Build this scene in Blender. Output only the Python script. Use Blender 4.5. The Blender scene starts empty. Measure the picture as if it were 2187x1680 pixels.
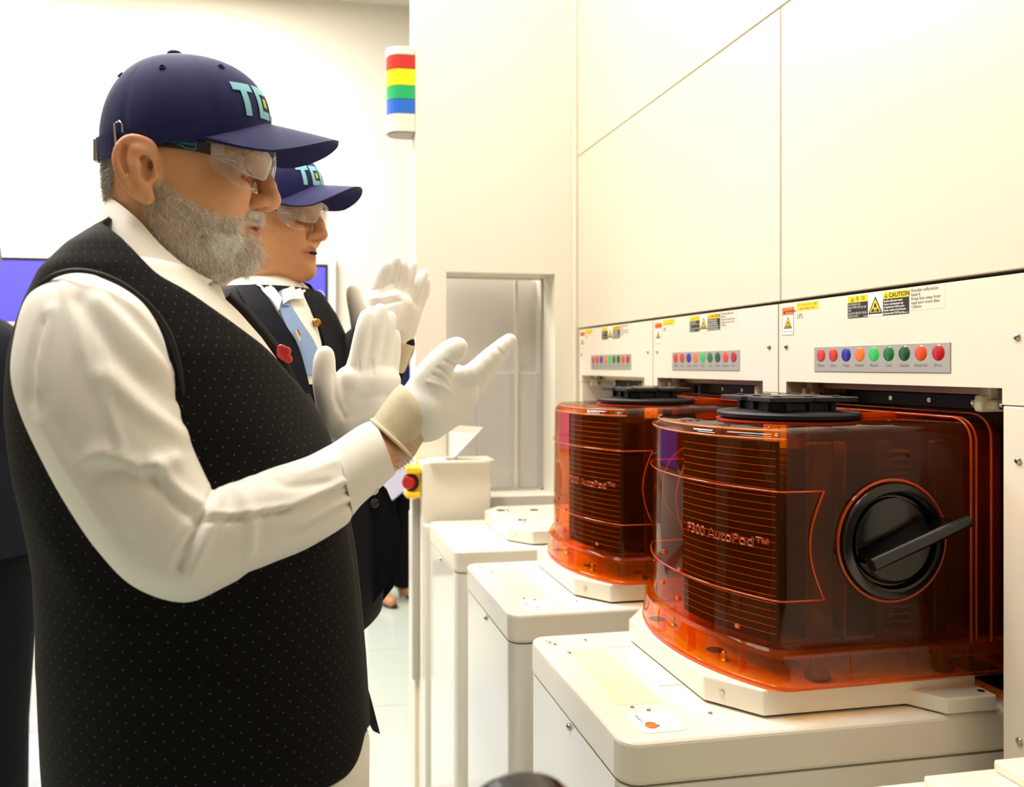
import bpy, bmesh, math, random
import numpy as np
from mathutils import Vector, Matrix

random.seed(7)
np.random.seed(7)
SC = bpy.context.scene
COL = SC.collection

# ------------------------------------------------------------------ camera
# level camera at chest height; principal point off-centre (shifted lens)
FPX, PPX, HORI, CAMZ = 1680.0, 927.0, 782.0, 1.30
TH = math.radians(10.12)
ST, CT = math.sin(TH), math.cos(TH)
cam_data = bpy.data.cameras.new('camera')
cam = bpy.data.objects.new('camera', cam_data)
COL.objects.link(cam)
cam.location = (0, 0, CAMZ)
cam.rotation_euler = (math.pi / 2, 0, -TH)
cam_data.sensor_width = 36.0
cam_data.sensor_fit = 'HORIZONTAL'
cam_data.lens = FPX / 2187.0 * 36.0
cam_data.shift_x = (1093.5 - PPX) / 2187.0
cam_data.shift_y = (HORI - 840.0) / 2187.0
cam_data.clip_start = 0.05
cam_data.dof.use_dof = True
cam_data.dof.focus_distance = 1.05
cam_data.dof.aperture_fstop = 5.0
SC.camera = cam

# ------------------------------------------------------------------ world, lights, exposure
world = bpy.data.worlds.new('world')
SC.world = world
world.use_nodes = True
world.node_tree.nodes['Background'].inputs[0].default_value = (1.0, 0.95, 0.86, 1)
world.node_tree.nodes['Background'].inputs[1].default_value = 0.4
SC.view_settings.view_transform = 'Standard'
SC.view_settings.look = 'None'
SC.view_settings.gamma = 1.0
SC.view_settings.use_curve_mapping = False
SC.view_settings.exposure = -0.54
SC.cycles.transparent_max_bounces = 32
SC.cycles.max_bounces = 12
SC.cycles.use_denoising = True
SC.cycles.sample_clamp_indirect = 6.0
SC.cycles.caustics_reflective = False
SC.cycles.caustics_refractive = False
LIGHT_COL = (1.0, 0.95, 0.875)
CEIL = 3.70
# ceiling panels: x, y, size x, size y, power (W)
PANELS = [(-0.55, 0.75, 0.5, 1.1, 60), (-0.55, 2.2, 0.5, 1.1, 66), (-0.55, 3.9, 0.5, 1.1, 125),
          (0.25, 1.3, 0.35, 1.1, 26), (-1.8, 1.6, 0.5, 1.1, 50), (-1.8, 3.9, 0.5, 1.1, 125)]


def area_light(name, loc, sx, sy, power, col=LIGHT_COL, rot=(0, 0, 0)):
    ld = bpy.data.lights.new(name, 'AREA')
    ld.shape = 'RECTANGLE'
    ld.size, ld.size_y, ld.energy, ld.color = sx, sy, power, col
    o = bpy.data.objects.new(name, ld)
    COL.objects.link(o)
    o.location, o.rotation_euler = loc, rot
    return o


for i, (x, y, sx, sy, w) in enumerate(PANELS):
    area_light('ceiling_lamp', (x, y, CEIL - 0.035), sx, sy, w)


# ------------------------------------------------------------------ picture <-> world
def U(px, py, Y):
    """point seen at pixel (px, py) that lies in the vertical plane y = Y"""
    k = (px - PPX) / FPX
    d = Y / (CT - k * ST)
    return np.array([d * (ST + k * CT), Y, CAMZ + (HORI - py) / FPX * d])


def UX(px, py, X):
    """the same for the vertical plane x = X"""
    k = (px - PPX) / FPX
    d = X / (ST + k * CT)
    return np.array([X, d * (CT - k * ST), CAMZ + (HORI - py) / FPX * d])


def proj(P):
    P = np.asarray(P, float)
    d = P[..., 0] * ST + P[..., 1] * CT
    l = P[..., 0] * CT - P[..., 1] * ST
    return PPX + FPX * l / d, HORI - FPX * (P[..., 2] - CAMZ) / d


# ------------------------------------------------------------------ materials
def lin(h):
    if isinstance(h, str):
        h = h.lstrip('#')
        c = [int(h[i:i + 2], 16) / 255 for i in (0, 2, 4)]
        return tuple((v / 12.92) if v <= 0.04045 else ((v + 0.055) / 1.055) ** 2.4 for v in c)
    return tuple(h)


MATS = {}


def mat(name, color, rough=0.5, metal=0.0, spec=0.5, coat=0.0, bump=None, attr=None, emit=None,
        emit_str=1.0, sss=0.0, sheen=0.0, vary=None):
    if name in MATS:
        return MATS[name]
    m = bpy.data.materials.new(name)
    m.use_nodes = True
    nt = m.node_tree
    b = nt.nodes['Principled BSDF']
    c = lin(color)
    b.inputs['Base Color'].default_value = (*c, 1)
    b.inputs['Roughness'].default_value = rough
    b.inputs['Metallic'].default_value = metal
    b.inputs['Specular IOR Level'].default_value = spec
    b.inputs['Coat Weight'].default_value = coat
    b.inputs['Coat Roughness'].default_value = 0.08
    if sheen:
        b.inputs['Sheen Weight'].default_value = sheen
    if sss:
        b.inputs['Subsurface Weight'].default_value = sss
        b.inputs['Subsurface Radius'].default_value = (1.0, 0.35, 0.2)
        b.inputs['Subsurface Scale'].default_value = 0.006
    m.diffuse_color = (*c, 1)
    if attr:
        a = nt.nodes.new('ShaderNodeVertexColor')
        a.layer_name = attr
        nt.links.new(a.outputs['Color'], b.inputs['Base Color'])
    if vary:
        sc, amt = vary
        tc = nt.nodes.new('ShaderNodeTexCoord')
        nz = nt.nodes.new('ShaderNodeTexNoise')
        nz.inputs['Scale'].default_value = sc
        nz.inputs['Detail'].default_value = 4
        nt.links.new(tc.outputs['Object'], nz.inputs['Vector'])
        mr = nt.nodes.new('ShaderNodeMapRange')
        mr.inputs[3].default_value = 1 - amt
        mr.inputs[4].default_value = 1 + amt
        nt.links.new(nz.outputs[0], mr.inputs[0])
        mx = nt.nodes.new('ShaderNodeMix')
        mx.data_type = 'RGBA'
        mx.blend_type = 'MULTIPLY'
        mx.inputs[0].default_value = 1
        if attr:
            nt.links.new(a.outputs['Color'], mx.inputs[6])
        else:
            mx.inputs[6].default_value = (*c, 1)
        nt.links.new(mr.outputs[0], mx.inputs[7])
        nt.links.new(mx.outputs[2], b.inputs['Base Color'])
    if bump:
        sc, st, dist = bump
        tc = nt.nodes.new('ShaderNodeTexCoord')
        nz = nt.nodes.new('ShaderNodeTexNoise')
        nz.inputs['Scale'].default_value = sc
        nz.inputs['Detail'].default_value = 5
        nt.links.new(tc.outputs['Object'], nz.inputs['Vector'])
        bp = nt.nodes.new('ShaderNodeBump')
        bp.inputs['Strength'].default_value = st
        bp.inputs['Distance'].default_value = dist
        nt.links.new(nz.outputs[0], bp.inputs['Height'])
        nt.links.new(bp.outputs[0], b.inputs['Normal'])
    if emit:
        b.inputs['Emission Color'].default_value = (*lin(emit), 1)
        b.inputs['Emission Strength'].default_value = emit_str
    MATS[name] = m
    return m


def tinted_clear(name, tint, rough=0.03, ior=1.5, body=None, body_amt=0.0, refl=1.0):
    """clear plastic: tinted see-through body with a Fresnel reflection"""
    m = bpy.data.materials.new(name)
    m.use_nodes = True
    nt = m.node_tree
    nt.nodes.clear()
    out = nt.nodes.new('ShaderNodeOutputMaterial')
    tr = nt.nodes.new('ShaderNodeBsdfTransparent')
    tr.inputs[0].default_value = (*tint, 1)
    gl = nt.nodes.new('ShaderNodeBsdfGlossy')
    gl.inputs['Roughness'].default_value = rough
    gl.inputs[0].default_value = (refl, refl, refl, 1)
    fr = nt.nodes.new('ShaderNodeFresnel')
    fr.inputs[0].default_value = ior
    base = tr.outputs[0]
    if body:
        df = nt.nodes.new('ShaderNodeBsdfTranslucent')
        df.inputs[0].default_value = (*body, 1)
        d2 = nt.nodes.new('ShaderNodeBsdfDiffuse')
        d2.inputs[0].default_value = (*body, 1)
        ad = nt.nodes.new('ShaderNodeMixShader')
        nt.links.new(d2.outputs[0], ad.inputs[1])
        nt.links.new(df.outputs[0], ad.inputs[2])
        mx0 = nt.nodes.new('ShaderNodeMixShader')
        mx0.inputs[0].default_value = body_amt
        nt.links.new(tr.outputs[0], mx0.inputs[1])
        nt.links.new(ad.outputs[0], mx0.inputs[2])
        base = mx0.outputs[0]
    mx = nt.nodes.new('ShaderNodeMixShader')
    ge = nt.nodes.new('ShaderNodeNewGeometry')          # only the outer side of each wall mirrors
    mt = nt.nodes.new('ShaderNodeMath')
    mt.operation = 'MULTIPLY_ADD'
    mt.inputs[1].default_value = -1
    mt.inputs[2].default_value = 1
    nt.links.new(ge.outputs['Backfacing'], mt.inputs[0])
    m2 = nt.nodes.new('ShaderNodeMath')
    m2.operation = 'MULTIPLY'
    nt.links.new(mt.outputs[0], m2.inputs[0])
    nt.links.new(fr.outputs[0], m2.inputs[1])
    nt.links.new(m2.outputs[0], mx.inputs[0])
    nt.links.new(base, mx.inputs[1])
    nt.links.new(gl.outputs[0], mx.inputs[2])
    nt.links.new(mx.outputs[0], out.inputs[0])
    MATS[name] = m
    return m


# ------------------------------------------------------------------ objects
def tag(o, label=None, cat=None, group=None, kind=None):
    if label:
        o['label'] = label
    if cat:
        o['category'] = cat
    if group:
        o['group'] = group
    if kind:
        o['kind'] = kind
    return o


def empty(name, loc, label, cat, group=None):
    o = bpy.data.objects.new(name, None)
    o.empty_display_size = 0.05
    COL.objects.link(o)
    o.location = loc
    return tag(o, label, cat, group)


def world_off(o):
    v = Vector((0, 0, 0))
    while o is not None:
        v += o.location
        o = o.parent
    return v


def obj(name, me, m=None, parent=None, smooth=None, label=None):
    o = bpy.data.objects.new(name, me)
    COL.objects.link(o)
    if m is not None:
        ms = m if isinstance(m, (list, tuple)) else [m]
        if len(me.materials) == 0:
            for q in ms:
                me.materials.append(q)
    if parent is not None:
        o.parent = parent
        o.location = -world_off(parent)
    if smooth is not None:
        shade(me, smooth)
    if label:
        o['label'] = label
    return o


def shade(me, angle=None):
    """smooth shading; edges sharper than angle (deg) stay sharp"""
    n = len(me.polygons)
    me.polygons.foreach_set('use_smooth', np.ones(n, bool))
    if angle is not None and angle < 180:
        me.set_sharp_from_angle(angle=math.radians(angle))
    me.update()


def pydata(name, v, f):
    me = bpy.data.meshes.new(name)
    if len(f) and isinstance(f, np.ndarray):
        f = f.tolist()
    me.from_pydata([tuple(map(float, p)) for p in v], [], f)
    me.update()
    return me


class MB:
    """collects simple shapes into one mesh"""

    def __init__(self):
        self.v, self.f, self.mi = [], [], []

    def add(self, v, f, mi=0):
        o = len(self.v)
        self.v += [tuple(map(float, p)) for p in v]
        self.f += [tuple(int(i) + o for i in q) for q in f]
        self.mi += [mi] * len(f)
        return self

    def mesh(self, name='m'):
        me = bpy.data.meshes.new(name)
        me.from_pydata(self.v, [], self.f)
        me.polygons.foreach_set('material_index', self.mi)
        me.update()
        return me


def bm_mesh(bm, name='m'):
    me = bpy.data.meshes.new(name)
    bmesh.ops.recalc_face_normals(bm, faces=bm.faces)
    bm.to_mesh(me)
    bm.free()
    return me


def m_vf(me):
    return [v.co[:] for v in me.vertices], [p.vertices[:] for p in me.polygons]


def box_me(x0, x1, y0, y1, z0, z1, bev=0.0, seg=2, vert_only=False, vbev=None):
    """box between two corners, bevelled; vert_only rounds the upright edges only"""
    bm = bmesh.new()
    bmesh.ops.create_cube(bm, size=1)
    bmesh.ops.scale(bm, vec=(x1 - x0, y1 - y0, z1 - z0), verts=bm.verts)
    bmesh.ops.translate(bm, vec=((x0 + x1) / 2, (y0 + y1) / 2, (z0 + z1) / 2), verts=bm.verts)
    if vbev:
        es = [e for e in bm.edges if abs(e.verts[0].co.z - e.verts[1].co.z) > 1e-6]
        bmesh.ops.bevel(bm, geom=es, offset=vbev, segments=6, profile=0.5, affect='EDGES')
    if bev and not vert_only:
        es = bm.edges[:]
        if vbev:
            es = [e for e in bm.edges if abs(e.verts[0].co.z - e.verts[1].co.z) < 1e-6 and e.is_manifold
                  and abs(e.link_faces[0].normal.z - e.link_faces[1].normal.z) > 0.5]
        bmesh.ops.bevel(bm, geom=es, offset=bev, segments=seg, profile=0.5, affect='EDGES')
    elif bev:
        es = [e for e in bm.edges if abs(e.verts[0].co.z - e.verts[1].co.z) > 1e-6]
        bmesh.ops.bevel(bm, geom=es, offset=bev, segments=seg, profile=0.5, affect='EDGES')
    return bm_mesh(bm)


def prism_me(pts, z0, z1, bev=0.0, seg=2):
    """upright prism over a plan outline"""
    bm = bmesh.new()
    vs = [bm.verts.new((p[0], p[1], z0)) for p in pts]
    f = bm.faces.new(vs)
    r = bmesh.ops.extrude_face_region(bm, geom=[f])
    bmesh.ops.translate(bm, vec=(0, 0, z1 - z0), verts=[g for g in r['geom'] if isinstance(g, bmesh.types.BMVert)])
    bm.normal_update()
    if bev:
        es = [e for e in bm.edges if len(e.link_faces) == 2 and e.link_faces[0].normal.dot(e.link_faces[1].normal) < 0.9]
        bmesh.ops.bevel(bm, geom=es, offset=bev, segments=seg, profile=0.5, affect='EDGES')
    return bm_mesh(bm)


def slab_me(poly_yz, x0, x1):
    """plate with outline in the y-z plane, between x0 and x1"""
    n = len(poly_yz)
    v = [(x0, y, z) for y, z in poly_yz] + [(x1, y, z) for y, z in poly_yz]
    f = [tuple(range(n)), tuple(range(2 * n - 1, n - 1, -1))]
    f += [(i, n + i, n + (i + 1) % n, (i + 1) % n) for i in range(n)]
    bm = bmesh.new()
    vs = [bm.verts.new(p) for p in v]
    for q in f:
        bm.faces.new([vs[i] for i in q])
    return bm_mesh(bm)


def frame_axes(a):
    a = np.asarray(a, float)
    a = a / np.linalg.norm(a)
    t = np.array([0, 0, 1.0]) if abs(a[2]) < 0.9 else np.array([1.0, 0, 0])
    u = np.cross(t, a)
    u /= np.linalg.norm(u)
    return u, np.cross(a, u), a


def lathe_me(p0, axis, prof, n=32, cap=True, arc=None):
    """turned shape: prof = [(radius, distance along axis)]"""
    u, w, a = frame_axes(axis)
    p0 = np.asarray(p0, float)
    v, f = [], []
    for r, t in prof:
        for i in range(n):
            th = 2 * math.pi * i / n
            v.append(p0 + a * t + (u * math.cos(th) + w * math.sin(th)) * r)
    k = len(prof)
    for j in range(k - 1):
        for i in range(n):
            f.append((j * n + i, j * n + (i + 1) % n, (j + 1) * n + (i + 1) % n, (j + 1) * n + i))
    if cap:
        f.append(tuple(range(n - 1, -1, -1)))
        f.append(tuple((k - 1) * n + i for i in range(n)))
    return pydata('lathe', v, f)


def cyl_me(p0, p1, r, n=24, bev=0.0):
    p0, p1 = np.asarray(p0, float), np.asarray(p1, float)
    L = np.linalg.norm(p1 - p0)
    if bev:
        prof = [(r - bev, 0), (r - bev * .3, bev * .3), (r, bev), (r, L - bev), (r - bev * .3, L - bev * .3), (r - bev, L)]
    else:
        prof = [(r, 0), (r, L)]
    return lathe_me(p0, p1 - p0, prof, n)


def catmull(P, sub, closed=False):
    P = np.asarray(P, float)
    n = len(P)
    out = []
    rng = n if closed else n - 1
    for i in range(rng):
        if closed:
            p0, p1, p2, p3 = P[(i - 1) % n], P[i], P[(i + 1) % n], P[(i + 2) % n]
        else:
            p1, p2 = P[i], P[i + 1]
            p0 = P[i - 1] if i > 0 else 2 * p1 - p2
            p3 = P[i + 2] if i + 2 < n else 2 * p2 - p1
        for s in range(sub):
            t = s / sub
            out.append(0.5 * ((2 * p1) + (p2 - p0) * t + (2 * p0 - 5 * p1 + 4 * p2 - p3) * t * t + (3 * p1 - p0 - 3 * p2 + p3) * t ** 3))
    if not closed:
        out.append(P[-1])
    return np.array(out)


def tube_vf(path, r, n=8, closed=False, cap=True):
    """tube along a path; r number or list"""
    P = np.asarray(path, float)
    m = len(P)
    R = np.full(m, r) if np.isscalar(r) else np.asarray(r, float)
    T = np.zeros_like(P)
    for i in range(m):
        a = P[(i + 1) % m] if (closed or i + 1 < m) else P[i]
        b = P[(i - 1) % m] if (closed or i > 0) else P[i]
        T[i] = a - b
    T /= np.linalg.norm(T, axis=1)[:, None] + 1e-12
    u = frame_axes(T[0])[0]
    v, f = [], []
    for i in range(m):
        u = u - T[i] * np.dot(u, T[i])
        u /= np.linalg.norm(u) + 1e-12
        w = np.cross(T[i], u)
        for k in range(n):
            th = 2 * math.pi * k / n
            v.append(P[i] + (u * math.cos(th) + w * math.sin(th)) * R[i])
    for i in range(m if closed else m - 1):
        j = (i + 1) % m
        for k in range(n):
            f.append((i * n + k, i * n + (k + 1) % n, j * n + (k + 1) % n, j * n + k))
    if cap and not closed:
        f.append(tuple(range(n - 1, -1, -1)))
        f.append(tuple((m - 1) * n + k for k in range(n)))
    return v, f


def tube_me(path, r, n=8, closed=False):
    v, f = tube_vf(path, r, n, closed)
    return pydata('tube', v, f)


def sphere_me(c, r, nu=16, nv=10):
    r = np.array([r, r, r]) if np.isscalar(r) else np.asarray(r)
    v, f = [], []
    for j in range(1, nv):
        ph = math.pi * j / nv
        for i in range(nu):
            th = 2 * math.pi * i / nu
            v.append((c[0] + r[0] * math.sin(ph) * math.cos(th), c[1] + r[1] * math.sin(ph) * math.sin(th), c[2] + r[2] * math.cos(ph)))
    top, bot = len(v), len(v) + 1
    v += [(c[0], c[1], c[2] + r[2]), (c[0], c[1], c[2] - r[2])]
    for j in range(nv - 2):
        for i in range(nu):
            f.append((j * nu + i, (j + 1) * nu + i, (j + 1) * nu + (i + 1) % nu, j * nu + (i + 1) % nu))
    for i in range(nu):
        f.append((top, i, (i + 1) % nu))
        f.append((bot, (nv - 2) * nu + (i + 1) % nu, (nv - 2) * nu + i))
    return pydata('sphere', v, f)


def rings_me(rings, cap0=True, cap1=True, uv=False):
    """skin of closed rings (m, n, 3); uv in metres when asked"""
    R = np.asarray(rings, float)
    m, n = R.shape[:2]
    v = R.reshape(-1, 3)
    f = []
    for j in range(m - 1):
        for i in range(n):
            f.append((j * n + i, j * n + (i + 1) % n, (j + 1) * n + (i + 1) % n, (j + 1) * n + i))
    if cap0:
        f.append(tuple(range(n - 1, -1, -1)))
    if cap1:
        f.append(tuple((m - 1) * n + i for i in range(n)))
    ctr0 = R.mean(1, keepdims=True)
    a, b = R[m // 2], ctr0[m // 2]
    nr = np.cross(np.roll(a, -1, 0) - a, R[m // 2 + (1 if m > 1 and m // 2 + 1 < m else 0)] - a)
    if (nr * (a - b)).sum() < 0:
        f = [tuple(reversed(q)) for q in f]
    me = pydata('rings', v, f)
    if uv:
        mid = R[m // 2]
        su = np.concatenate([[0], np.cumsum(np.linalg.norm(np.roll(mid, -1, 0) - mid, axis=1))])
        ctr = R.mean(1)
        sv = np.concatenate([[0], np.cumsum(np.linalg.norm(np.diff(ctr, axis=0), axis=1))])
        lay = me.uv_layers.new(name='UVMap')
        for p in me.polygons:
            ids = list(p.vertices)
            cols = [q % n for q in ids]
            wrap = (max(cols) - min(cols)) > n // 2
            for li, q in zip(p.loop_indices, ids):
                c, rr = q % n, q // n
                uu = su[n] if (wrap and c == 0) else su[c]
                lay.data[li].uv = (uu, sv[rr])
    return me


def join_me(ms, name='joined'):
    b = MB()
    for q in ms:
        v, f = m_vf(q)
        b.add(v, f)
    return b.mesh(name)


def grid_me(P, thick=0.0, name='sheet'):
    """open sheet (m, n, 3), given thickness along its normals"""
    P = np.asarray(P, float)
    m, n = P.shape[:2]
    f = [(j * n + i, j * n + i + 1, (j + 1) * n + i + 1, (j + 1) * n + i) for j in range(m - 1) for i in range(n - 1)]
    if not thick:
        return pydata(name, P.reshape(-1, 3), f)
    du = np.gradient(P, axis=1)
    dv = np.gradient(P, axis=0)
    N = np.cross(du, dv)
    N /= np.linalg.norm(N, axis=2)[..., None] + 1e-12
    Q = P - N * thick
    v = np.concatenate([P.reshape(-1, 3), Q.reshape(-1, 3)])
    k = m * n
    f2 = [tuple(k + q for q in reversed(t)) for t in f]
    bd = [(0, i) for i in range(n)] + [(j, n - 1) for j in range(1, m)] + [(m - 1, i) for i in range(n - 2, -1, -1)] + [(j, 0) for j in range(m - 2, 0, -1)]
    ids = [a * n + b for a, b in bd]
    f3 = [(ids[i], k + ids[i], k + ids[(i + 1) % len(ids)], ids[(i + 1) % len(ids)]) for i in range(len(ids))]
    return pydata(name, v, f + f2 + f3)


def dup_tree(root, loc):
    r = root.copy()
    COL.objects.link(r)
    r.location = loc
    for ch in list(root.children):
        c = ch.copy()
        COL.objects.link(c)
        c.parent = r
        for g in list(ch.children):
            d = g.copy()
            COL.objects.link(d)
            d.parent = c
    return r


# lettering: flat mesh from the built-in font
def text_vf(s, size, align='CENTER', extrude=0.0, bold=0.0, sx=1.0):
    cu = bpy.data.curves.new('txt', 'FONT')
    cu.body = s
    cu.size = size
    cu.align_x = align
    cu.align_y = 'CENTER'
    cu.resolution_u = 3
    cu.extrude = extrude
    cu.offset = bold
    o = bpy.data.objects.new('txt', cu)
    COL.objects.link(o)
    dg = bpy.context.evaluated_depsgraph_get()
    me = bpy.data.meshes.new_from_object(o.evaluated_get(dg))
    v = [(p.co.x * sx, p.co.y, p.co.z) for p in me.vertices]
    f = [q.vertices[:] for q in me.polygons]
    bpy.data.objects.remove(o)
    bpy.data.curves.remove(cu)
    bpy.data.meshes.remove(me)
    return v, f


# ------------------------------------------------------------------ implicit surfaces (naive surface nets)
class Field:
    def __init__(self, lo, hi, h):
        self.lo = np.asarray(lo, float)
        self.h = h
        self.n = np.ceil((np.asarray(hi) - self.lo) / h).astype(int) + 1
        self.f = np.full(self.n, 0.05, np.float32)

    def sub(self, lo, hi):
        a = np.clip(np.floor((np.asarray(lo) - self.lo) / self.h).astype(int), 0, self.n - 1)
        b = np.clip(np.ceil((np.asarray(hi) - self.lo) / self.h).astype(int) + 1, 1, self.n)
        sl = tuple(slice(i, j) for i, j in zip(a, b))
        g = [self.lo[k] + self.h * np.arange(a[k], b[k], dtype=np.float32) for k in range(3)]
        return sl, g[0][:, None, None], g[1][None, :, None], g[2][None, None, :]

    def _comb(self, sl, d, k, mode):
        f = self.f[sl]
        d = d.astype(np.float32)
        if mode == 'add':
            if k > 0:
                h = np.clip(0.5 + 0.5 * (f - d) / k, 0, 1)
                r = f * (1 - h) + d * h - k * h * (1 - h)
            else:
                r = np.minimum(f, d)
        else:
            if k > 0:
                h = np.clip(0.5 - 0.5 * (f + d) / k, 0, 1)
                r = f * (1 - h) - d * h + k * h * (1 - h)
            else:
                r = np.maximum(f, -d)
        self.f[sl] = r

    def ell(self, c, r, k=0.005, mode='add', R=None):
        c = np.asarray(c, float)
        r = np.array([r] * 3) if np.isscalar(r) else np.asarray(r, float)
        m = max(r) + k + 0.008
        sl, x, y, z = self.sub(c - m, c + m)
        X, Y, Z = x - c[0], y - c[1], z - c[2]
        if R is not None:
            X, Y, Z = (R[0][0] * X + R[0][1] * Y + R[0][2] * Z, R[1][0] * X + R[1][1] * Y + R[1][2] * Z,
                       R[2][0] * X + R[2][1] * Y + R[2][2] * Z)
        k0 = np.sqrt((X / r[0]) ** 2 + (Y / r[1]) ** 2 + (Z / r[2]) ** 2) + 1e-9
        k1 = np.sqrt((X / r[0] ** 2) ** 2 + (Y / r[1] ** 2) ** 2 + (Z / r[2] ** 2) ** 2) + 1e-9
        self._comb(sl, k0 * (k0 - 1) / k1, k, mode)
        return self

    def cone(self, a, b, ra, rb, k=0.004, mode='add'):
        a, b = np.asarray(a, float), np.asarray(b, float)
        m = max(ra, rb) + k + 0.008
        sl, x, y, z = self.sub(np.minimum(a, b) - m, np.maximum(a, b) + m)
        ab = b - a
        L2 = np.dot(ab, ab) + 1e-12
        t = np.clip(((x - a[0]) * ab[0] + (y - a[1]) * ab[1] + (z - a[2]) * ab[2]) / L2, 0, 1)
        d = np.sqrt((x - a[0] - t * ab[0]) ** 2 + (y - a[1] - t * ab[1]) ** 2 + (z - a[2] - t * ab[2]) ** 2) - (ra + (rb - ra) * t)
        self._comb(sl, d, k, mode)
        return self

    def chain(self, P, R, k=0.004, mode='add'):
        R = [R] * len(P) if np.isscalar(R) else R
        for i in range(len(P) - 1):
            self.cone(P[i], P[i + 1], R[i], R[i + 1], k, mode)
        return self

    def custom(self, fn, k=0.004, mode='add', lo=None, hi=None):
        sl, x, y, z = self.sub(self.lo if lo is None else lo, self.lo + self.h * self.n if hi is None else hi)
        self._comb(sl, fn(x, y, z) + np.zeros(self.f[sl].shape, np.float32), k, mode)
        return self

    def mesh(self, name='organic', smooth=1):
        f = self.f.copy()
        for ax in range(3):          # close the surface at the border
            s = [slice(None)] * 3
            for e in (0, -1):
                s[ax] = e
                f[tuple(s)] = np.maximum(f[tuple(s)], 1e-4)
        s = f < 0
        nx, ny, nz = f.shape
        cs = np.zeros((nx - 1, ny - 1, nz - 1), np.int8)
        offs = [(i, j, k) for i in (0, 1) for j in (0, 1) for k in (0, 1)]
        for (i, j, k) in offs:
            cs += s[i:nx - 1 + i, j:ny - 1 + j, k:nz - 1 + k]
        act = np.argwhere((cs > 0) & (cs < 8))
        vals = np.stack([f[act[:, 0] + i, act[:, 1] + j, act[:, 2] + k] for (i, j, k) in offs], 1)
        oc = np.array(offs, float)
        acc = np.zeros((len(act), 3))
        cnt = np.zeros(len(act))
        for a in range(8):
            for b in range(a + 1, 8):
                if np.abs(oc[a] - oc[b]).sum() == 1:
                    va, vb = vals[:, a], vals[:, b]
                    x = (va < 0) != (vb < 0)
                    t = np.where(x, va / np.where(x, va - vb, 1), 0)
                    acc += np.where(x[:, None], oc[a] + t[:, None] * (oc[b] - oc[a]), 0)
                    cnt += x
        V = (act + acc / cnt[:, None]) * self.h + self.lo
        idx = np.full(cs.shape, -1, np.int64)
        idx[act[:, 0], act[:, 1], act[:, 2]] = np.arange(len(act))
        F = []
        for ax in range(3):
            sl0 = [slice(None)] * 3
            sl1 = [slice(None)] * 3
            sl0[ax], sl1[ax] = slice(0, -1), slice(1, None)
            d = s[tuple(sl0)] != s[tuple(sl1)]
            e = np.argwhere(d)
            b, c = (ax + 1) % 3, (ax + 2) % 3
            ok = (e[:, b] > 0) & (e[:, c] > 0) & (e[:, b] < f.shape[b] - 1) & (e[:, c] < f.shape[c] - 1)
            e = e[ok]
            inside = s[tuple(e.T)]

            def cell(db, dc):
                q = e.copy()
                q[:, b] += db
                q[:, c] += dc
                return idx[tuple(q.T)]
            q = np.stack([cell(-1, -1), cell(0, -1), cell(0, 0), cell(-1, 0)], 1)
            q[~inside] = q[~inside][:, ::-1]
            F.append(q)
        F = np.concatenate(F)
        for _ in range(smooth):
            S = np.zeros_like(V)
            C = np.zeros(len(V))
            for a, b in ((0, 1), (1, 2), (2, 3), (3, 0)):
                np.add.at(S, F[:, a], V[F[:, b]])
                np.add.at(C, F[:, a], 1)
                np.add.at(S, F[:, b], V[F[:, a]])
                np.add.at(C, F[:, b], 1)
            V = V * 0.5 + 0.5 * S / np.maximum(C, 1)[:, None]
        return pydata(name, V, F)


def union_me(ms):
    """one continuous surface from several closed ones"""
    base = bpy.data.objects.new('u', ms[0])
    COL.objects.link(base)
    tmp = [base]
    for q in ms[1:]:
        o = bpy.data.objects.new('u', q)
        COL.objects.link(o)
        tmp.append(o)
        md = base.modifiers.new('b', 'BOOLEAN')
        md.operation = 'UNION'
        md.object = o
        try:
            md.solver = 'MANIFOLD'
        except Exception:
            md.solver = 'EXACT'
    dg = bpy.context.evaluated_depsgraph_get()
    me = bpy.data.meshes.new_from_object(base.evaluated_get(dg))
    me.materials.clear()
    for o in tmp:
        bpy.data.objects.remove(o)
    return me


def vcol(me, fn, name='Col'):
    """colour attribute from a function of vertex positions (n,3) -> (n,3) linear"""
    n = len(me.vertices)
    co = np.empty(n * 3)
    me.vertices.foreach_get('co', co)
    c = np.clip(fn(co.reshape(-1, 3)), 0, 1)
    a = me.color_attributes.new(name, 'FLOAT_COLOR', 'POINT')
    a.data.foreach_set('color', np.concatenate([c, np.ones((n, 1))], 1).ravel())


def coords(me):
    n = len(me.vertices)
    co = np.empty(n * 3)
    me.vertices.foreach_get('co', co)
    return co.reshape(-1, 3)


def normals(me):
    n = len(me.vertices)
    no = np.empty(n * 3)
    me.vertex_normals.foreach_get('vector', no)
    return no.reshape(-1, 3)


def polydist(px, py, pl):
    best = np.full(px.shape, 1e9)
    for (x0, y0), (x1, y1) in zip(pl[:-1], pl[1:]):
        dx, dy = x1 - x0, y1 - y0
        t = np.clip(((px - x0) * dx + (py - y0) * dy) / (dx * dx + dy * dy + 1e-9), 0, 1)
        best = np.minimum(best, np.hypot(px - x0 - t * dx, py - y0 - t * dy))
    return best


def fold(me, folds):
    """cloth folds: ridges and valleys along lines over the side facing the aisle"""
    co, no = coords(me), normals(me)
    if (no * (co - co.mean(0))).sum() < 0:
        no = -no
    px, py = proj(co)
    face = np.clip(-no[:, 1] * 2.0, 0, 1)
    dsp = np.zeros(len(co))
    for pl, w, amp in folds:
        d = polydist(px, py, pl)
        dsp += amp * np.exp(-(d / w) ** 2)
    co = co + no * (dsp * face)[:, None]
    me.vertices.foreach_set('co', co.ravel())
    me.update()
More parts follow.
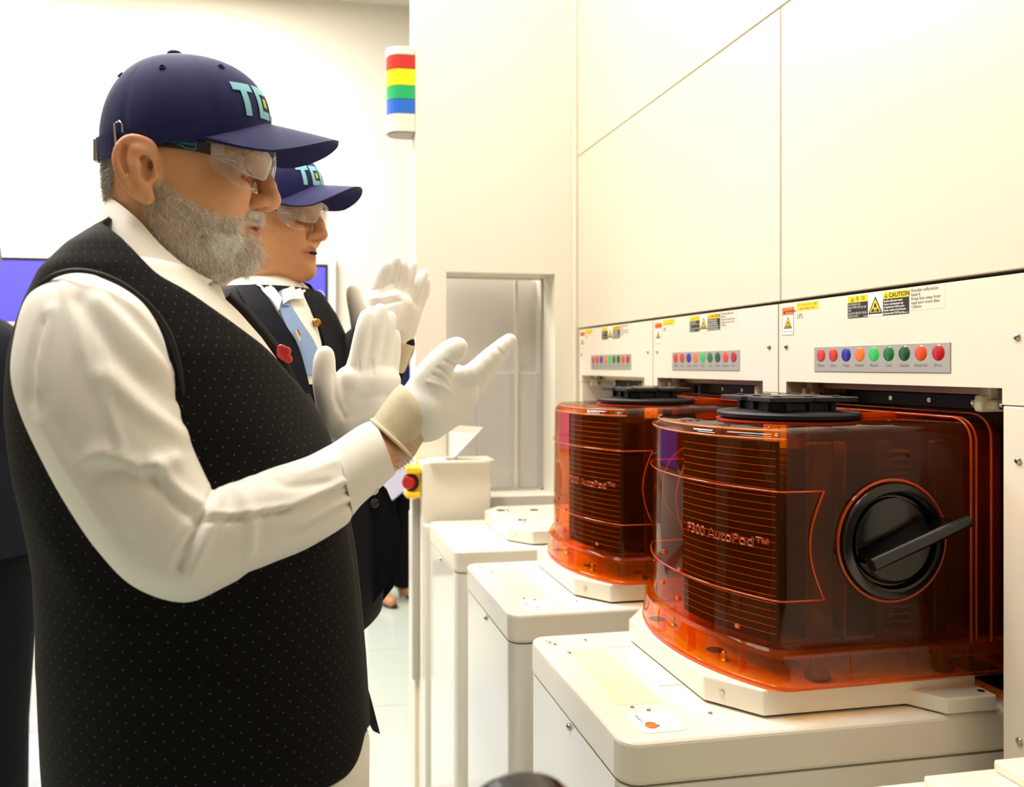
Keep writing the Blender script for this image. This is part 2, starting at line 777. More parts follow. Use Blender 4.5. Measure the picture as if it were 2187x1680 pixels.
# ------------------------------------------------------------------ materials of the place
M_wall = mat('white_painted_wall', '#EBE4D6', 0.45, bump=(60, 0.02, 0.001))
M_ceil = mat('ceiling_white', '#F1ECE0', 0.8)
M_floor = mat('pale_grey_floor', '#BCC4BA', 0.16, coat=0.25, vary=(3, 0.03))
M_floor2 = mat('pale_grey_floor_worn', '#B0B5AE', 0.2, coat=0.2, vary=(3, 0.03))
M_joint = mat('dark_joint', '#5b584f', 0.8)
M_panel = mat('white_enamel', '#E6DCCA', 0.32, coat=0.2)
M_mwall = mat('machine_wall_cream', '#DED3BF', 0.34, coat=0.15)
M_ped = mat('white_pedestal_paint', '#EDE6D6', 0.28, coat=0.35)
M_pedside = mat('white_pedestal_skirt', '#E9E6DB', 0.1, coat=0.6)
M_black = mat('black_plastic', '#060606', 0.2)
M_blackm = mat('black_matte', '#101010', 0.55)
M_dark = mat('dark_port_door', '#17110d', 0.3)
M_steel = mat('steel', '#C9C6C0', 0.18, metal=1.0)
M_alu = mat('brushed_grey_strip', '#AFACA6', 0.42, metal=0.35)
M_beige = mat('beige_label', '#E6DAB6', 0.5)
M_cream = mat('cream_bracket', '#D9CDB4', 0.4)
M_grey = mat('grey_panel', '#B3AFA8', 0.35)
M_ink = mat('ink_black', '#1b1a18', 0.6)
M_inkg = mat('ink_grey', '#6c6a66', 0.6)
M_yel = mat('label_yellow', '#F2D21B', 0.5)
M_ora = mat('label_orange', '#EE7A22', 0.5)
M_wht = mat('label_white', '#F4F0E6', 0.5)
M_lightpanel = mat('light_diffuser', '#FFFFFF', 0.6, emit='#FFF6E4', emit_str=6.0)
M_clear = tinted_clear('clear_glass', (0.97, 0.975, 0.97), 0.02)
M_screen = mat('screen_blue', '#4a46c8', 0.3, emit='#5A4EF2', emit_str=.85)
M_screen_d = mat('screen_disc', '#b8c0ff', 0.3, emit='#BFC6FF', emit_str=0.9)

# ------------------------------------------------------------------ room shell
XL, XR, YF, YB = -2.6, 0.864, -2.2, 5.2
fl = obj('floor', box_me(XL, 2.0, YF, YB, -0.06, -0.004), M_joint)
tag(fl, 'pale grey glossy floor of square tiles', kind='structure')
TS = 0.6
tile_me = box_me(-TS / 2 + 0.0012, TS / 2 - 0.0012, -TS / 2 + 0.0012, TS / 2 - 0.0012, -0.004, 0.0)
tile_me2 = tile_me.copy()
for ix in range(6):
    for iy in range(9):
        x, y = -2.0 + ix * TS, 0.3 + iy * TS
        if y + TS / 2 > YB or (x > 0.95):
            continue
        worn = (ix, iy) in ((4, 3), (2, 5), (3, 7))
        o = obj('tile', tile_me2 if worn else tile_me, M_floor2 if worn else M_floor, fl)
        o.location = (x, y, 0)
o = obj('floor_margin', box_me(XL, 2.0, YF, 0.0, -0.004, 0.0), M_floor, fl)
o = obj('floor_margin', box_me(XL, -2.3, 0.0, YB, -0.004, 0.0), M_floor, fl)
o = obj('floor_margin', box_me(1.0, 2.0, 0.0, YB, -0.004, 0.0), M_floor, fl)

tag(obj('ceiling', box_me(XL, 2.0, YF, YB, CEIL, CEIL + 0.05), M_ceil), kind='structure')
tag(obj('wall_left', box_me(XL - 0.05, XL, YF, YB, 0, CEIL), mat('left_wall_grey', '#8f887c', .6)), kind='structure')
tag(obj('wall_back', box_me(XL, 2.0, YB, YB + 0.05, 0, CEIL), M_wall), kind='structure')
tag(obj('wall_front', box_me(XL, 2.0, YF - 0.05, YF, 0, CEIL), mat('front_wall_dark', '#7a7268', 0.6)), kind='structure')

for i, (x, y, sx, sy, w) in enumerate(PANELS):
    t = empty('ceiling_light', (x, y, CEIL), ['flat ceiling light above the bearded man', 'flat ceiling light above the second man in the cap',
              'flat ceiling light near the back wall above the woman', 'narrow flat ceiling light above the orange pods',
              'flat ceiling light by the left wall', 'flat ceiling light in the far corner by the big screen'][i], 'ceiling light')
    obj('light_frame', box_me(x - sx / 2 - .03, x + sx / 2 + .03, y - sy / 2 - .03, y + sy / 2 + .03, CEIL - 0.022, CEIL - 0.001, 0.003), M_wall, t)
    obj('diffuser', box_me(x - sx / 2, x + sx / 2, y - sy / 2, y + sy / 2, CEIL - 0.027, CEIL - 0.022), M_lightpanel, t)

# machine wall on the right (x = 0.864): separate enamel panels over a dark backing
WEND = 2.36
wr = tag(obj('wall_right', box_me(0.905, 1.0, YF, WEND + 0.3, 1.40, CEIL), M_joint), 'cream white machine wall above the load ports', kind='structure')
g = 0.0014
ZR = [1.4175, 1.9505, 2.42, CEIL]
ycuts = [[-2.2, -0.82, 0.2785, 1.292, 2.325], [-2.2, -0.2, 2.325], [-2.2, 2.325]]
for r in range(3):
    for a, b in zip(ycuts[r][:-1], ycuts[r][1:]):
        obj('panel', box_me(XR + 0.004, 0.905, a + g, b - g, ZR[r] + g, ZR[r + 1] - g, 0.0012, 1), M_mwall, wr)
tag(obj('trim_2', box_me(XR - 0.004, 0.905, 2.328, WEND - .001, 0.0, CEIL, 0.004), M_panel), kind='structure')
# dark interior behind the machine wall
tag(obj('wall_inner', box_me(1.35, 1.40, YF, WEND + .3, 0, 1.45), M_dark), kind='structure')
tag(obj('trim_1', box_me(0.905, 1.35, YF, WEND + .3, 1.33, 1.40), M_dark), kind='structure')

# block at the end of the row with a glazed opening (x 0.36..0.864, y from 2.36 back)
PX0, PY0, PY1 = 0.3636, WEND, 2.47
WX0, WX1, WZ0, WZ1 = 0.459, 0.806, 0.896, 1.589
pb = tag(obj('wall_end', None or join_me([
    box_me(PX0, WX0, PY0, PY1, 0, CEIL), box_me(WX1, 1.0, PY0, PY1 + .13, 0, CEIL),
    box_me(WX0, WX1, PY0, PY1 + .13, 0, WZ0), box_me(WX0, WX1, PY0, PY1, WZ1, CEIL)]), M_wall),
    'white wall block with a glazed opening at the end of the machine row', kind='structure')
wn = tag(obj('window_1', join_me([
    box_me(WX0, WX0 + .006, PY0 + .115, PY0 + .13, WZ0, WZ1), box_me(WX1 - .006, WX1, PY0 + .115, PY0 + .13, WZ0, WZ1),
    box_me(WX0, WX1, PY0 + .115, PY0 + .13, WZ1 - .006, WZ1), box_me(WX0, WX1, PY0 + .115, PY0 + .13, WZ0, WZ0 + .006)]), M_grey),
    'tall narrow glazed opening with a grey room behind', kind='structure')
obj('pane', box_me(WX0 + .006, WX1 - .006, PY0 + .118, PY0 + .123, WZ0 + .006, WZ1 - .006), M_clear, wn)
obj('grey_backing', box_me(WX0, WX1, PY0 + .20, PY0 + .215, WZ0, WZ1), mat('grey_beyond', '#E9E4E2', 0.5), wn)
obj('mullion', box_me(0.716, 0.727, PY0 + .14, PY0 + .15, WZ0, WZ1, 0.002), M_wall, wn)
obj('inner_shelf', box_me(0.60, WX1, PY0 + .165, PY0 + .198, WZ0, 1.28, 0.004), mat('grey_beyond_low', '#DED8D5', .5), wn)
tag(obj('baseboard_end', box_me(PX0 - .004, PX0 + 0.03, PY0 - .012, PY1, 0, 0.845, .004), M_panel), kind='structure')

# ------------------------------------------------------------------ load ports
PANEL_TEXT = ['Manual', 'Auto', 'Purge', 'Present', 'Placed', 'Load', 'Unload', 'Reserved', 'Error']
LAMP_HEX = ['#C93410', '#C7300E', '#151F92', '#DE6416', '#1FA544', '#066A1E', '#054A12', '#D24512', '#AF1216']
M_lamp = []
for i, h in enumerate(LAMP_HEX):
    e = {3: ('#FF8A2A', 0.22), 4: ('#3BF070', 0.25)}.get(i)
    M_lamp.append(mat('lamp_%s' % PANEL_TEXT[i].lower(), h, 0.22, coat=0.4, emit=e[0] if e else None, emit_str=e[1] if e else 1))


def on_panel(v, X, y, z):
    """flat (s, t) lettering put on a face that looks towards -x (reads towards -y)"""
    return [(X - 0.00006, y - p[0], z + p[1]) for p in v]


def rect_on(X, y0, y1, z0, z1, t=0.0003):
    return box_me(X - t, X + 0.0002, min(y0, y1), max(y0, y1), min(z0, z1), max(z0, z1))


def text_on(X, y, z, s, size, align='LEFT', bold=0.0, sx=1.0):
    v, f = text_vf(s, size, align, bold=bold, sx=sx)
    v = on_panel(v, X, y, z)
    return v, [tuple(reversed(q)) for q in f]


def tri_sign(mb, X, y, z, h, mi_y, mi_k):
    """yellow warning triangle with black edge and a figure in it"""
    w = h * 1.12
    mb.add([(X, y + w / 2, z), (X, y - w / 2, z), (X, y, z + h)], [(0, 1, 2)], mi_k)
    s = 0.76
    mb.add([(X - .0001, y + w / 2 * s, z + h * .09), (X - .0001, y - w / 2 * s, z + h * .09), (X - .0001, y, z + h * .09 + h * s)], [(0, 1, 2)], mi_y)
    q = X - .0002
    # head, shoulders and hands of the figure
    n = 10
    hc = (y, z + h * .52)
    mb.add([(q, hc[0] + h * .085 * math.cos(6.283 * i / n), hc[1] + h * .085 * math.sin(6.283 * i / n)) for i in range(n)], [tuple(range(n))], mi_k)
    mb.add([(q, y + h * .16, z + h * .36), (q, y - h * .16, z + h * .36), (q, y - h * .06, z + h * .46), (q, y + h * .06, z + h * .46)], [(0, 1, 2, 3)], mi_k)
    for sg in (-1, 1):
        mb.add([(q, y + sg * h * .34, z + h * .12), (q, y + sg * h * .08, z + h * .12), (q, y + sg * h * .12, z + h * .30), (q, y + sg * h * .20, z + h * .32)], [(0, 1, 2, 3)], mi_k)
    mb.add([(q, y + h * .05, z + h * .13), (q, y - h * .05, z + h * .13), (q, y - h * .03, z + h * .27), (q, y + h * .03, z + h * .27)], [(0, 1, 2, 3)], mi_k)


def stepped(mb, lst, X, y, z, size, dz, mi, bold=0.0, sx=1.0, align='LEFT'):
    for i, s in enumerate(lst):
        v, f = text_on(X, y, z - i * dz, s, size, align, bold, sx)
        mb.add(v, f, mi)


def load_port(n, yc, py0, py1, label, near, with_plate=True):
    """front panel at pitch centre yc; pedestal between y = py0 and py1"""
    X = XR
    pc = (py0 + py1) / 2 + 0.02
    t = empty('load_port', (0.6, pc, 0), label, 'load port', 'row of load ports')
    ya, yb = yc - 0.2505, yc + 0.2505
    oa, ob = yc - 0.204, yc + 0.230
    # front panel with a notch for the opening
    obj('front_panel', slab_me([(ya, 1.2525), (oa, 1.2525), (oa, 1.273), (ob, 1.273), (ob, 1.2525), (yb, 1.2525), (yb, 1.4125), (ya, 1.4125)], X, X + .012), M_panel, t)
    obj('panel_lip', box_me(X + .001, X + .075, oa, ob, 1.2735, 1.2765), M_panel, t)
    obj('stile', box_me(X, X + 0.10, ya, oa, 0, 1.2515, 0.002, 1), M_panel, t)
    obj('stile', box_me(X, X + 0.10, ob, yb, 0, 1.2515, 0.002, 1), M_panel, t)
    obj('side_return', box_me(X + .012, X + .12, oa - .012, oa, 1.2525, 1.40), M_panel, t)
    obj('side_return', box_me(X + .012, X + .12, ob, ob + .012, 1.2525, 1.40), M_panel, t)
    obj('lower_cover', box_me(X + .10, X + .112, oa, ob, 0, 0.84), M_panel, t)
    # port plate, dark header and its screws
    obj('port_plate', box_me(X + .122, X + .135, oa - .02, ob + .02, 0.84, 1.40), M_dark, t)
    hd = obj('header_strip', box_me(X + .085, X + .10, oa + .012, ob - .05, 1.2375, 1.2605, 0.002), M_blackm, t)
    for k in range(5):
        y = oa + .05 + k * 0.078
        obj('screw', lathe_me((X + .0845, y, 1.249), (-1, 0, 0), [(.0036, 0), (.0036, .0012), (.0015, .0012), (.0012, .0004)], 12), M_steel, hd)
    obj('header_ledge', box_me(X + .06, X + .12, oa, ob, 1.2615, 1.272), M_cream, t)
    for y in (oa + .058, ob - .016):
        b = obj('hinge_bracket', join_me([box_me(X + .022, X + .06, y - .006, y + .006, 1.240, 1.262, .003), box_me(X + .03, X + .05, y - .018, y + .018, 1.243, 1.256, .004),
                                          box_me(X + .034, X + .046, y - .008, y + .008, 1.256, 1.2725, .001)]), M_cream, t)
        obj('pivot', cyl_me((X + .04, y - .024, 1.2495), (X + .04, y + .024, 1.2495), .0055, 14, .001), M_steel, b)
    # indicator strip: nine lamps with their names
    s0, s1 = yc + 0.1525, yc - 0.127
    bm = bmesh.new()
    st = obj('indicator_strip', box_me(X - .0012, X + .0005, s1, s0, 1.291, 1.3325, 0.0006, 1), M_alu, t)
    for i in range(9):
        y = yc + 0.1345 - i * 0.0302
        obj('lamp_button', lathe_me((X - .001, y, 1.3185), (-1, 0, 0), [(.0108, 0), (.0108, .0004), (.0095, .0009), (.006, .0013), (.002, .0015)], 28), M_lamp[i], st)
        v, f = text_on(X - .0013, y, 1.3015, PANEL_TEXT[i], .0068, 'CENTER', sx=.9)
        obj('lamp_caption', pydata('txt', v, f), M_inkg, st)
    # stickers
    def sticker(name, draw, mats):
        mb = MB()
        draw(mb)
        return obj(name, mb.mesh(name), mats, t)

    def d_warn(mb):
        y0, y1, z0, z1 = yc + .2405, yc + .2085, 1.3555, 1.4045
        v, f = m_vf(rect_on(X, y0, y1, z0, z1)); mb.add(v, f, 0)
        v, f = m_vf(rect_on(X - .0002, y0 - .001, y1 + .001, z1 - .0135, z1 - .001)); mb.add(v, f, 1)
        tri_sign(mb, X - .0004, (y0 + y1) / 2, z0 + .0115, .0215, 2, 3)
        tri_sign(mb, X - .0006, y0 - .006, z1 - .0105, .006, 3, 3)
        stepped(mb, ['WARNING'], X - .0006, y0 - .0095, z1 - .0072, .0058, .01, 3, bold=.0001)
        stepped(mb, ['Asphyxiation hazard'], X - .0004, (y0 + y1) / 2, z0 + .0068, .0035, .01, 4, align='CENTER', sx=.9)
        for e in ((z0, z0 + .0006), (z1 - .0006, z1)):
            v, f = m_vf(rect_on(X - .0002, y0, y1, *e)); mb.add(v, f, 4)
        for e in ((y0, y0 - .0006), (y1 + .0006, y1)):
            v, f = m_vf(rect_on(X - .0002, e[0], e[1], z0, z1)); mb.add(v, f, 4)
    sticker('warning_sticker', d_warn, [M_wht, M_ora, M_yel, M_ink, M_inkg])

    def d_yel(mb):
        y0, y1 = yc + .2005, yc + .1425
        v, f = m_vf(rect_on(X, y0, y1, 1.3965, 1.4095)); mb.add(v, f, 0)
        stepped(mb, ['ロードロックカバー 注意', 'Inner Loadport Cover'], X - .0004, (y0 + y1) / 2, 1.4058, .0052, .0058, 1, align='CENTER', sx=.85)
    sticker('cover_sticker', d_yel, [M_yel, mat('ink_brown', '#8a6a10', .6)])

    def d_caut(mb):
        A, B, Cc, D = yc + .0715, yc + .027, yc - .004, yc - .0545
        z0, z1 = 1.3755, 1.4095
        zh = z1 - .0098
        for (p, q, za, zb, mi) in ((A, B, z0, zh, 1), (A, B, zh, z1, 0), (B, Cc, z0, z1, 2), (Cc, D, z0, zh, 1), (Cc, D, zh, z1, 0)):
            v, f = m_vf(rect_on(X, p, q, za, zb)); mb.add(v, f, mi)
        tri_sign(mb, X - .0004, (B + Cc) / 2, z0 + .0035, .027, 0, 1)
        tri_sign(mb, X - .0004, A - .0105, zh + .002, .0065, 0, 1)
        tri_sign(mb, X - .0004, Cc - .006, zh + .002, .0065, 0, 1)
        stepped(mb, ['주  의'], X - .0004, A - .0175, zh + .0048, .0085, .01, 1)
        stepped(mb, ['CAUTION'], X - .0004, Cc - .0118, zh + .0048, .0092, .01, 1, bold=.0002, sx=.95)
        stepped(mb, ['질식 위험성이 있음', 'FOUP 퍼지에 의한 산소 농도', '저하.', 'FOUP 퍼지 중에 로드 포트에', '접근하지 마시오'], X - .0004, A - .0015, zh - .0034, .0041, .0046, 2, sx=.82)
        stepped(mb, ['Possible suffocation hazard.', 'Oxygen concentrations may', 'be depleted by FOUP purging.', 'Remain outside of the load port', 'chimney during FOUP purges.'], X - .0004, Cc - .0015, zh - .0034, .0041, .0045, 2, bold=.00009, sx=.82)
        stepped(mb, ['ETM00216'], X - .0004, B + .0095, z0 + .0018, .0024, .01, 2)
        stepped(mb, ['ETM00217'], X - .0004, D + .0105, z0 + .0018, .0024, .01, 2)
    sticker('caution_sticker', d_caut, [M_yel, M_ink, M_wht])

    def d_note(mb):
        v, f = m_vf(rect_on(X, yc - .0565, yc - .118, 1.379, 1.411, .0002)); mb.add(v, f, 0)
        stepped(mb, ['Possible suffocation', 'hazard.', 'Keep face away from', 'load port more than', '150mm.'], X - .0003, yc - .0585, 1.4072, .0066, .0058, 1, sx=.92)
    sticker('printed_note', d_note, [M_panel, M_ink])
    v, f = text_on(X - .0003, yc + .1985, 1.3868, 'LP%d' % n, .0115, 'LEFT', sx=.85)
    obj('port_number', pydata('txt', v, f), M_inkg, t)
    for (y, z) in ((yc + .2295, 1.3355), (yc - .2245, 1.336), (yc - .2262, 1.186), (yc - .228, .847)):
        obj('screw', sphere_me((X - .0006, y, z), (.0035, .0045, .0045), 14, 8), M_steel, t)
    # pedestal
    x0 = 0.381
    ZT = 0.855
    obj('pedestal_cap', box_me(x0, X + .10, py0, py1, ZT - .053, ZT, 0.006, 3, vbev=.026), M_ped, t)
    obj('pedestal_body', box_me(x0 + .0015, X + .10, py0 + .0015, py1 - .0015, 0.02, ZT - .0545, vbev=.025), M_pedside, t)
    obj('pedestal_plinth', box_me(x0 + .012, X + .10, py0 + .012, py1 - .012, 0, .02), M_blackm, t)
    zs = ZT + .0002
    pl = box_me(x0 + .038, x0 + .10, py0 + .10, py1 - .075, ZT - .0002, zs + .0002)
    obj('beige_label', pl, M_beige, t)
    # sliding plate outline: shallow strips proud of the cap
    obj('slot_edge', box_me(x0 + .105, x0 + .19, py1 - .073, py1 - .0715, ZT - .0002, zs + .0006), M_cream, t)
    obj('slot_edge', box_me(x0 + .12, x0 + .19, py0 + .15, py0 + .1515, ZT - .0002, zs + .0006), M_cream, t)
    for (dx, y) in ((.03, py1 - .045), (.040, py1 - .085), (.085, py1 - .035), (.054, py0 + .092), (.071, py0 + .08), (.145, py0 + .058), (.062, py0 + .036)):
        obj('screw', lathe_me((x0 + dx, y, ZT - .0004), (0, 0, 1), [(.0030, 0), (.0030, .0012), (.0022, .0022), (.0008, .0026)], 12), M_steel, t)
    obj('latch_screw', sphere_me((x0 - .0006, (py0 + py1) / 2 - .005, ZT - .062), (.003, .005, .005), 12, 8), M_steel, t)
    bp = obj('button_plate', box_me(x0 + .037, x0 + .095, py0 + .02, py0 + .075, ZT - .0003, ZT + .0010, vbev=.008), M_wht, t)
    obj('orange_button', lathe_me((x0 + .054, py0 + .0375, ZT + .0008), (0, 0, 1), [(.0075, 0), (.0075, .0014), (.0068, .0018), (.0068, .0010), (.001, .0012)], 20), M_ora if n == 3 else M_wht, bp)
    v, f = text_vf('READY', .006)
    obj('button_caption', pydata('txt', [(x0 + .047 + p[1], py0 + .058 - p[0], ZT + .0014) for p in v], f), M_inkg, bp)
    v, f = text_vf('LP%d' % n, .011)
    obj('cap_number', pydata('txt', [(x0 + .024 + p[1], py1 - .032 - p[0], ZT + .0006) for p in v], f), M_inkg, t)
    # shuttle plate that carries the pod
    if with_plate:
        c = pc
        xs = .5345
        W, wi, ch = .177, .118, .05
        pts = [(xs + ch, c - W), (xs, c - wi), (xs, c + wi), (xs + ch, c + W), (X + .03, c + W), (X + .03, c - W)]
        obj('shuttle_plate', prism_me(pts, ZT + .003, ZT + .036, .0025), M_ped, t)
        obj('plate_gap', prism_me([(p[0] + (.006 if p[0] < .7 else -.004), c + (p[1] - c) * .965) for p in pts], ZT - .001, ZT + .003), M_blackm, t)
        for sg in (-1, 1):
            ft = obj('plate_foot', prism_me([(X - .075, c + sg * (W - .004)), (X - .045, c + sg * (W + .034)), (X + .028, c + sg * (W + .034)), (X + .03, c + sg * (W - .004))], ZT + .002, ZT + .022, .002), M_ped, t)
            obj('screw', lathe_me((X + .018, c + sg * (W + .02), ZT + .0215), (0, 0, 1), [(.0045, 0), (.0045, .0012), (.003, .0008)], 12), M_steel, ft)
        for (dx, dy) in ((.055, .075), (.055, -.075), (.22, 0)):
            pk = obj('locating_pin', lathe_me((xs + dx, c + dy, ZT + .0355), (0, 0, 1), [(.006, 0), (.006, .002), (.004, .004), (.004, .012), (.0015, .015)], 14), M_steel, t)
        for (dx, dy) in ((.045, .11), (.065, -.035), (.14, .10), (.14, -.10)):
            obj('plate_hole', lathe_me((xs + dx, c + dy, ZT + .0353), (0, 0, 1), [(.013, 0), (.013, .0009), (.0005, .0009)], 18), M_blackm, t)
        obj('screw', lathe_me((xs - .0002 + .0155, c - .137, ZT + .02), (-.7, -.6, 0), [(.003, 0), (.003, .002), (.001, .002)], 10), M_steel, t)
    return t


YC3, PITCH, PEDP = 1.0395, 0.505, 0.488
P3A, P3B = 0.8725, 1.2495
load_port(3, YC3, P3A, P3B, 'white load port marked LP3 carrying the nearest orange pod', 0)
load_port(2, YC3 + PITCH, P3A + PEDP, P3B + PEDP, 'white load port carrying the farther orange pod, between LP3 and the empty port', 1)
load_port(1, YC3 + 2 * PITCH, P3A + 2 * PEDP, P3B + 2 * PEDP, 'farthest white load port with an empty shuttle plate', 2)
load_port(4, YC3 - PITCH, P3A - 1.2, P3B - 1.2, 'white load port beside the stepped housing, beyond LP3 towards the viewer', 3, with_plate=False) if False else None
# next panel of the row, mostly outside the picture
nb = empty('machine_cover', (XR, 0.53, 0), 'plain white enamel machine panel right of the LP3 port, beside its button strip', 'panel')
obj('upper_sheet', box_me(XR, XR + .012, .30, .7865, 1.2525, 1.4125, .0015, 1), M_panel, nb)
obj('lower_sheet', box_me(XR, XR + .10, .30, .7865, 0, 1.2515, .0015, 1), M_panel, nb)

# stepped white housing in the lower right corner
hs = empty('machine_housing', (0.75, 0.60, 0), 'white stepped machine housing in the lower corner in front of LP3', 'housing')
obj('housing_body', box_me(.5345, XR - .002, .47, .738, 0, .857, .005, 3, vbev=.02), M_ped, hs)
obj('housing_step', box_me(.655, XR - .002, .47, .728, .857, .868, .003, 2), M_ped, hs)
obj('housing_cover', box_me(.735, XR - .002, .47, .722, .868, .881, .003, 2), M_ped, hs)

# white box and post at the far end of the row, in front of the glazed opening
eb = empty('white_cabinet', (0.46, 2.32, 0), 'white box cabinet at the end of the load port row below the glazed opening', 'cabinet')
obj('cabinet_body', join_me([prism_me([(.372, 2.275), (.578, 2.275), (.578, 2.355), (.372, 2.355)], 0, 1.018, .004)]), M_wall, eb)
obj('cabinet_post', box_me(.372, .392, 2.235, 2.272, 0, .84, .003), M_pedside, eb)
obj('cabinet_cap', prism_me([(.392, 2.24), (.562, 2.24), (.585, 2.262), (.585, 2.357), (.392, 2.357)], 1.018, 1.024, .001), M_wall, eb)
# folded white card standing on it
cd = empty('card_holder', (0.49, 2.30, 1.024), 'tilted white card standing on the white box cabinet', 'card')
mb = MB()
a, b, c_, d_ = (.455, 2.30, 1.032), (.455, 2.30, 1.125), (.545, 2.24, 1.122), (.462, 2.26, 1.032)
mb.add([a, b, c_, d_, (.457, 2.306, 1.032), (.457, 2.306, 1.125), (.547, 2.246, 1.122), (.464, 2.266, 1.032)],
       [(0, 1, 2, 3), (7, 6, 5, 4), (0, 4, 5, 1), (1, 5, 6, 2), (2, 6, 7, 3), (3, 7, 4, 0)])
obj('card', mb.mesh(), M_wall, cd)
obj('card_foot', box_me(.44, .475, 2.262, 2.312, 1.0242, 1.033, .001), M_grey, cd)

# stack light on the wall block
TLX, TLY = 0.321, 2.40
tl = empty('stack_light', (TLX, TLY, 2.014), 'red, yellow, green and blue stack light on the wall block, yellow lit', 'stack light')


def tl_ring(z0, z1, r=.0435, bev=.0):
    n = 20
    pts = [(TLX + r * math.cos(a), TLY + r * math.sin(a)) for a in np.linspace(math.pi * .5, math.pi * 1.5, n)]
    pts += [(TLX + .041, TLY - r), (TLX + .041, TLY + r)]
    return prism_me(pts, z0, z1, bev)


obj('light_base', tl_ring(2.012, 2.064), M_panel, tl)
obj('base_underside', tl_ring(2.008, 2.012, .036), M_grey, tl)
for nm, z0, z1, hx, em in (('blue_lens', 2.065, 2.107, '#2F66C8', None), ('green_lens', 2.109, 2.150, '#27A566', None),
                           ('yellow_lens', 2.152, 2.199, '#F2B90C', '#FFC81E'), ('red_lens', 2.201, 2.240, '#BE332F', None)):
    obj(nm, tl_ring(z0, z1), mat(nm + '_plastic', hx, .15, coat=.5, emit=em, emit_str=1.3 if em else 1), tl)
    obj('lens_collar', tl_ring(z1, z1 + .002, .042), M_blackm, tl)
obj('light_cap', tl_ring(2.242, 2.268, .0435, .004), M_panel, tl)

# emergency stop on the side of the block
tag(obj('trim_3', box_me(.351, .3715, 2.33, 2.359, .36, .90, .003), M_grey), kind='structure')
es = empty('emergency_stop', (.355, 2.33, .912), 'yellow emergency stop box with a red button on the white block', 'switch')
ex, ey, ez = .345, 2.33, .988
ye = mat('safety_yellow', '#F5C60A', .35, coat=.3)
obj('stop_box', box_me(.341, .375, 2.300, 2.358, .918, 1.000, .004), ye, es)
for a_, b_ in ((.984, 1.004), (.912, .930)):
    obj('guard_bar', box_me(.326, .368, 2.283, 2.358, a_, b_, .005), ye, es)
obj('red_button', cyl_me((.345, 2.31, .957), (.328, 2.292, .957), .020, 22, .004), mat('stop_red', '#B01512', .3, coat=.4), es)
obj('button_black_ring', cyl_me((.346, 2.312, .957), (.3385, 2.304, .957), .026, 22), M_blackm, es)  # matte black ring behind the red button

# big screen on the back wall
sw = empty('wall_screen', (-.95, YB, 1.2), 'large wall screen showing blue with a pale disc, on the back wall', 'screen')
S = [U(-40, 567, YB - .05), U(700, 567, YB - .05)]
sx0, sx1, sz1 = S[0][0], S[1][0], S[1][2]
sz0 = 0.80
obj('screen_housing', box_me(sx0 - .02, sx1, YB - .05, YB - .001, sz0, sz1, .004), M_blackm, sw)
obj('screen_face', box_me(sx0, sx1 - .016, YB - .052, YB - .05, sz0 + .02, sz1 - .012), M_screen, sw)
dc = U(681, 632, YB - .053)
obj('screen_disc', cyl_me((dc[0], YB - .0535, dc[2]), (dc[0], YB - .0522, dc[2]), .034, 28), M_screen_d, sw)
obj('surround', join_me([box_me(sx1 + .004, sx1 + .05, YB - .06, YB - .001, sz0 - .02, sz1 + .0075), box_me(sx0 - .02, sx1 + .05, YB - .06, YB - .001, sz1 + .008, sz1 + .06)]), M_wall, sw)

# rounded black camera lens rising into the bottom of the picture
ln = empty('camera_lens', (0.16, .41, .95), 'black camera lens with a ridged ring, out of focus at the bottom edge', 'camera lens')
c0 = U(1100, 1796, 0.44)
c1 = c0 + np.array([.012, -.10, -.012])
ax = c1 - c0
obj('lens_barrel', lathe_me(c0, ax, [(.030, -.010), (.039, -.006), (.0425, 0), (.0425, .02), (.039, .022), (.039, .10), (.035, .104)], 40), M_black, ln)
obj('lens_glass', sphere_me(c0 - ax / np.linalg.norm(ax) * .004, (.029, .006, .029), 20, 10), mat('lens_glass', '#15151c', .05, coat=1), ln)
mbr = MB()
u_, w_, a_ = frame_axes(ax)
for k in range(44):
    th = 2 * math.pi * k / 44
    r_ = u_ * math.cos(th) + w_ * math.sin(th)
    tn = -u_ * math.sin(th) + w_ * math.cos(th)
    p = c0 + a_ * .035 + r_ * .0385
    mbr.add([p - tn * .0012, p + tn * .0012, p + tn * .0008 + r_ * .0016, p - tn * .0008 + r_ * .0016,
             p - tn * .0012 + a_ * .03, p + tn * .0012 + a_ * .03, p + tn * .0008 + r_ * .0016 + a_ * .03, p - tn * .0008 + r_ * .0016 + a_ * .03],
            [(3, 2, 1, 0), (4, 5, 6, 7), (0, 1, 5, 4), (1, 2, 6, 5), (2, 3, 7, 6), (3, 0, 4, 7)])
obj('focus_ring', mbr.mesh(), M_blackm, ln)
# ------------------------------------------------------------------ wafer pods
PODC = np.array([0.737, 1.0815])
M_amber = tinted_clear('amber_plastic', (0.96, 0.63, 0.16), 0.03, 1.38, body=(1.0, 0.30, 0.02), body_amt=0.02, refl=.6)
M_amber_edge = tinted_clear('amber_plastic_edge', (0.92, 0.36, 0.06), 0.05, 1.5, body=(0.95, 0.20, 0.01), body_amt=0.4)
M_amber_l = tinted_clear('amber_plastic_light', (0.965, 0.68, 0.20), 0.04, 1.4, body=(0.98, 0.30, 0.02), body_amt=0.06)
M_amber_highlight = tinted_clear('amber_highlight', (0.95, 0.5, 0.1), 0.08, 1.5, body=(1.0, 0.44, 0.08), body_amt=0.55)  # brighter, yellower amber: the roof fillet's highlight put into the colour
M_rib = mat('amber_rib', '#A85A22', 0.3)
M_inner = mat('pod_inner_black', '#070504', 0.5)
M_cassette = mat('pod_brown_rail', '#3a1e0e', 0.4)


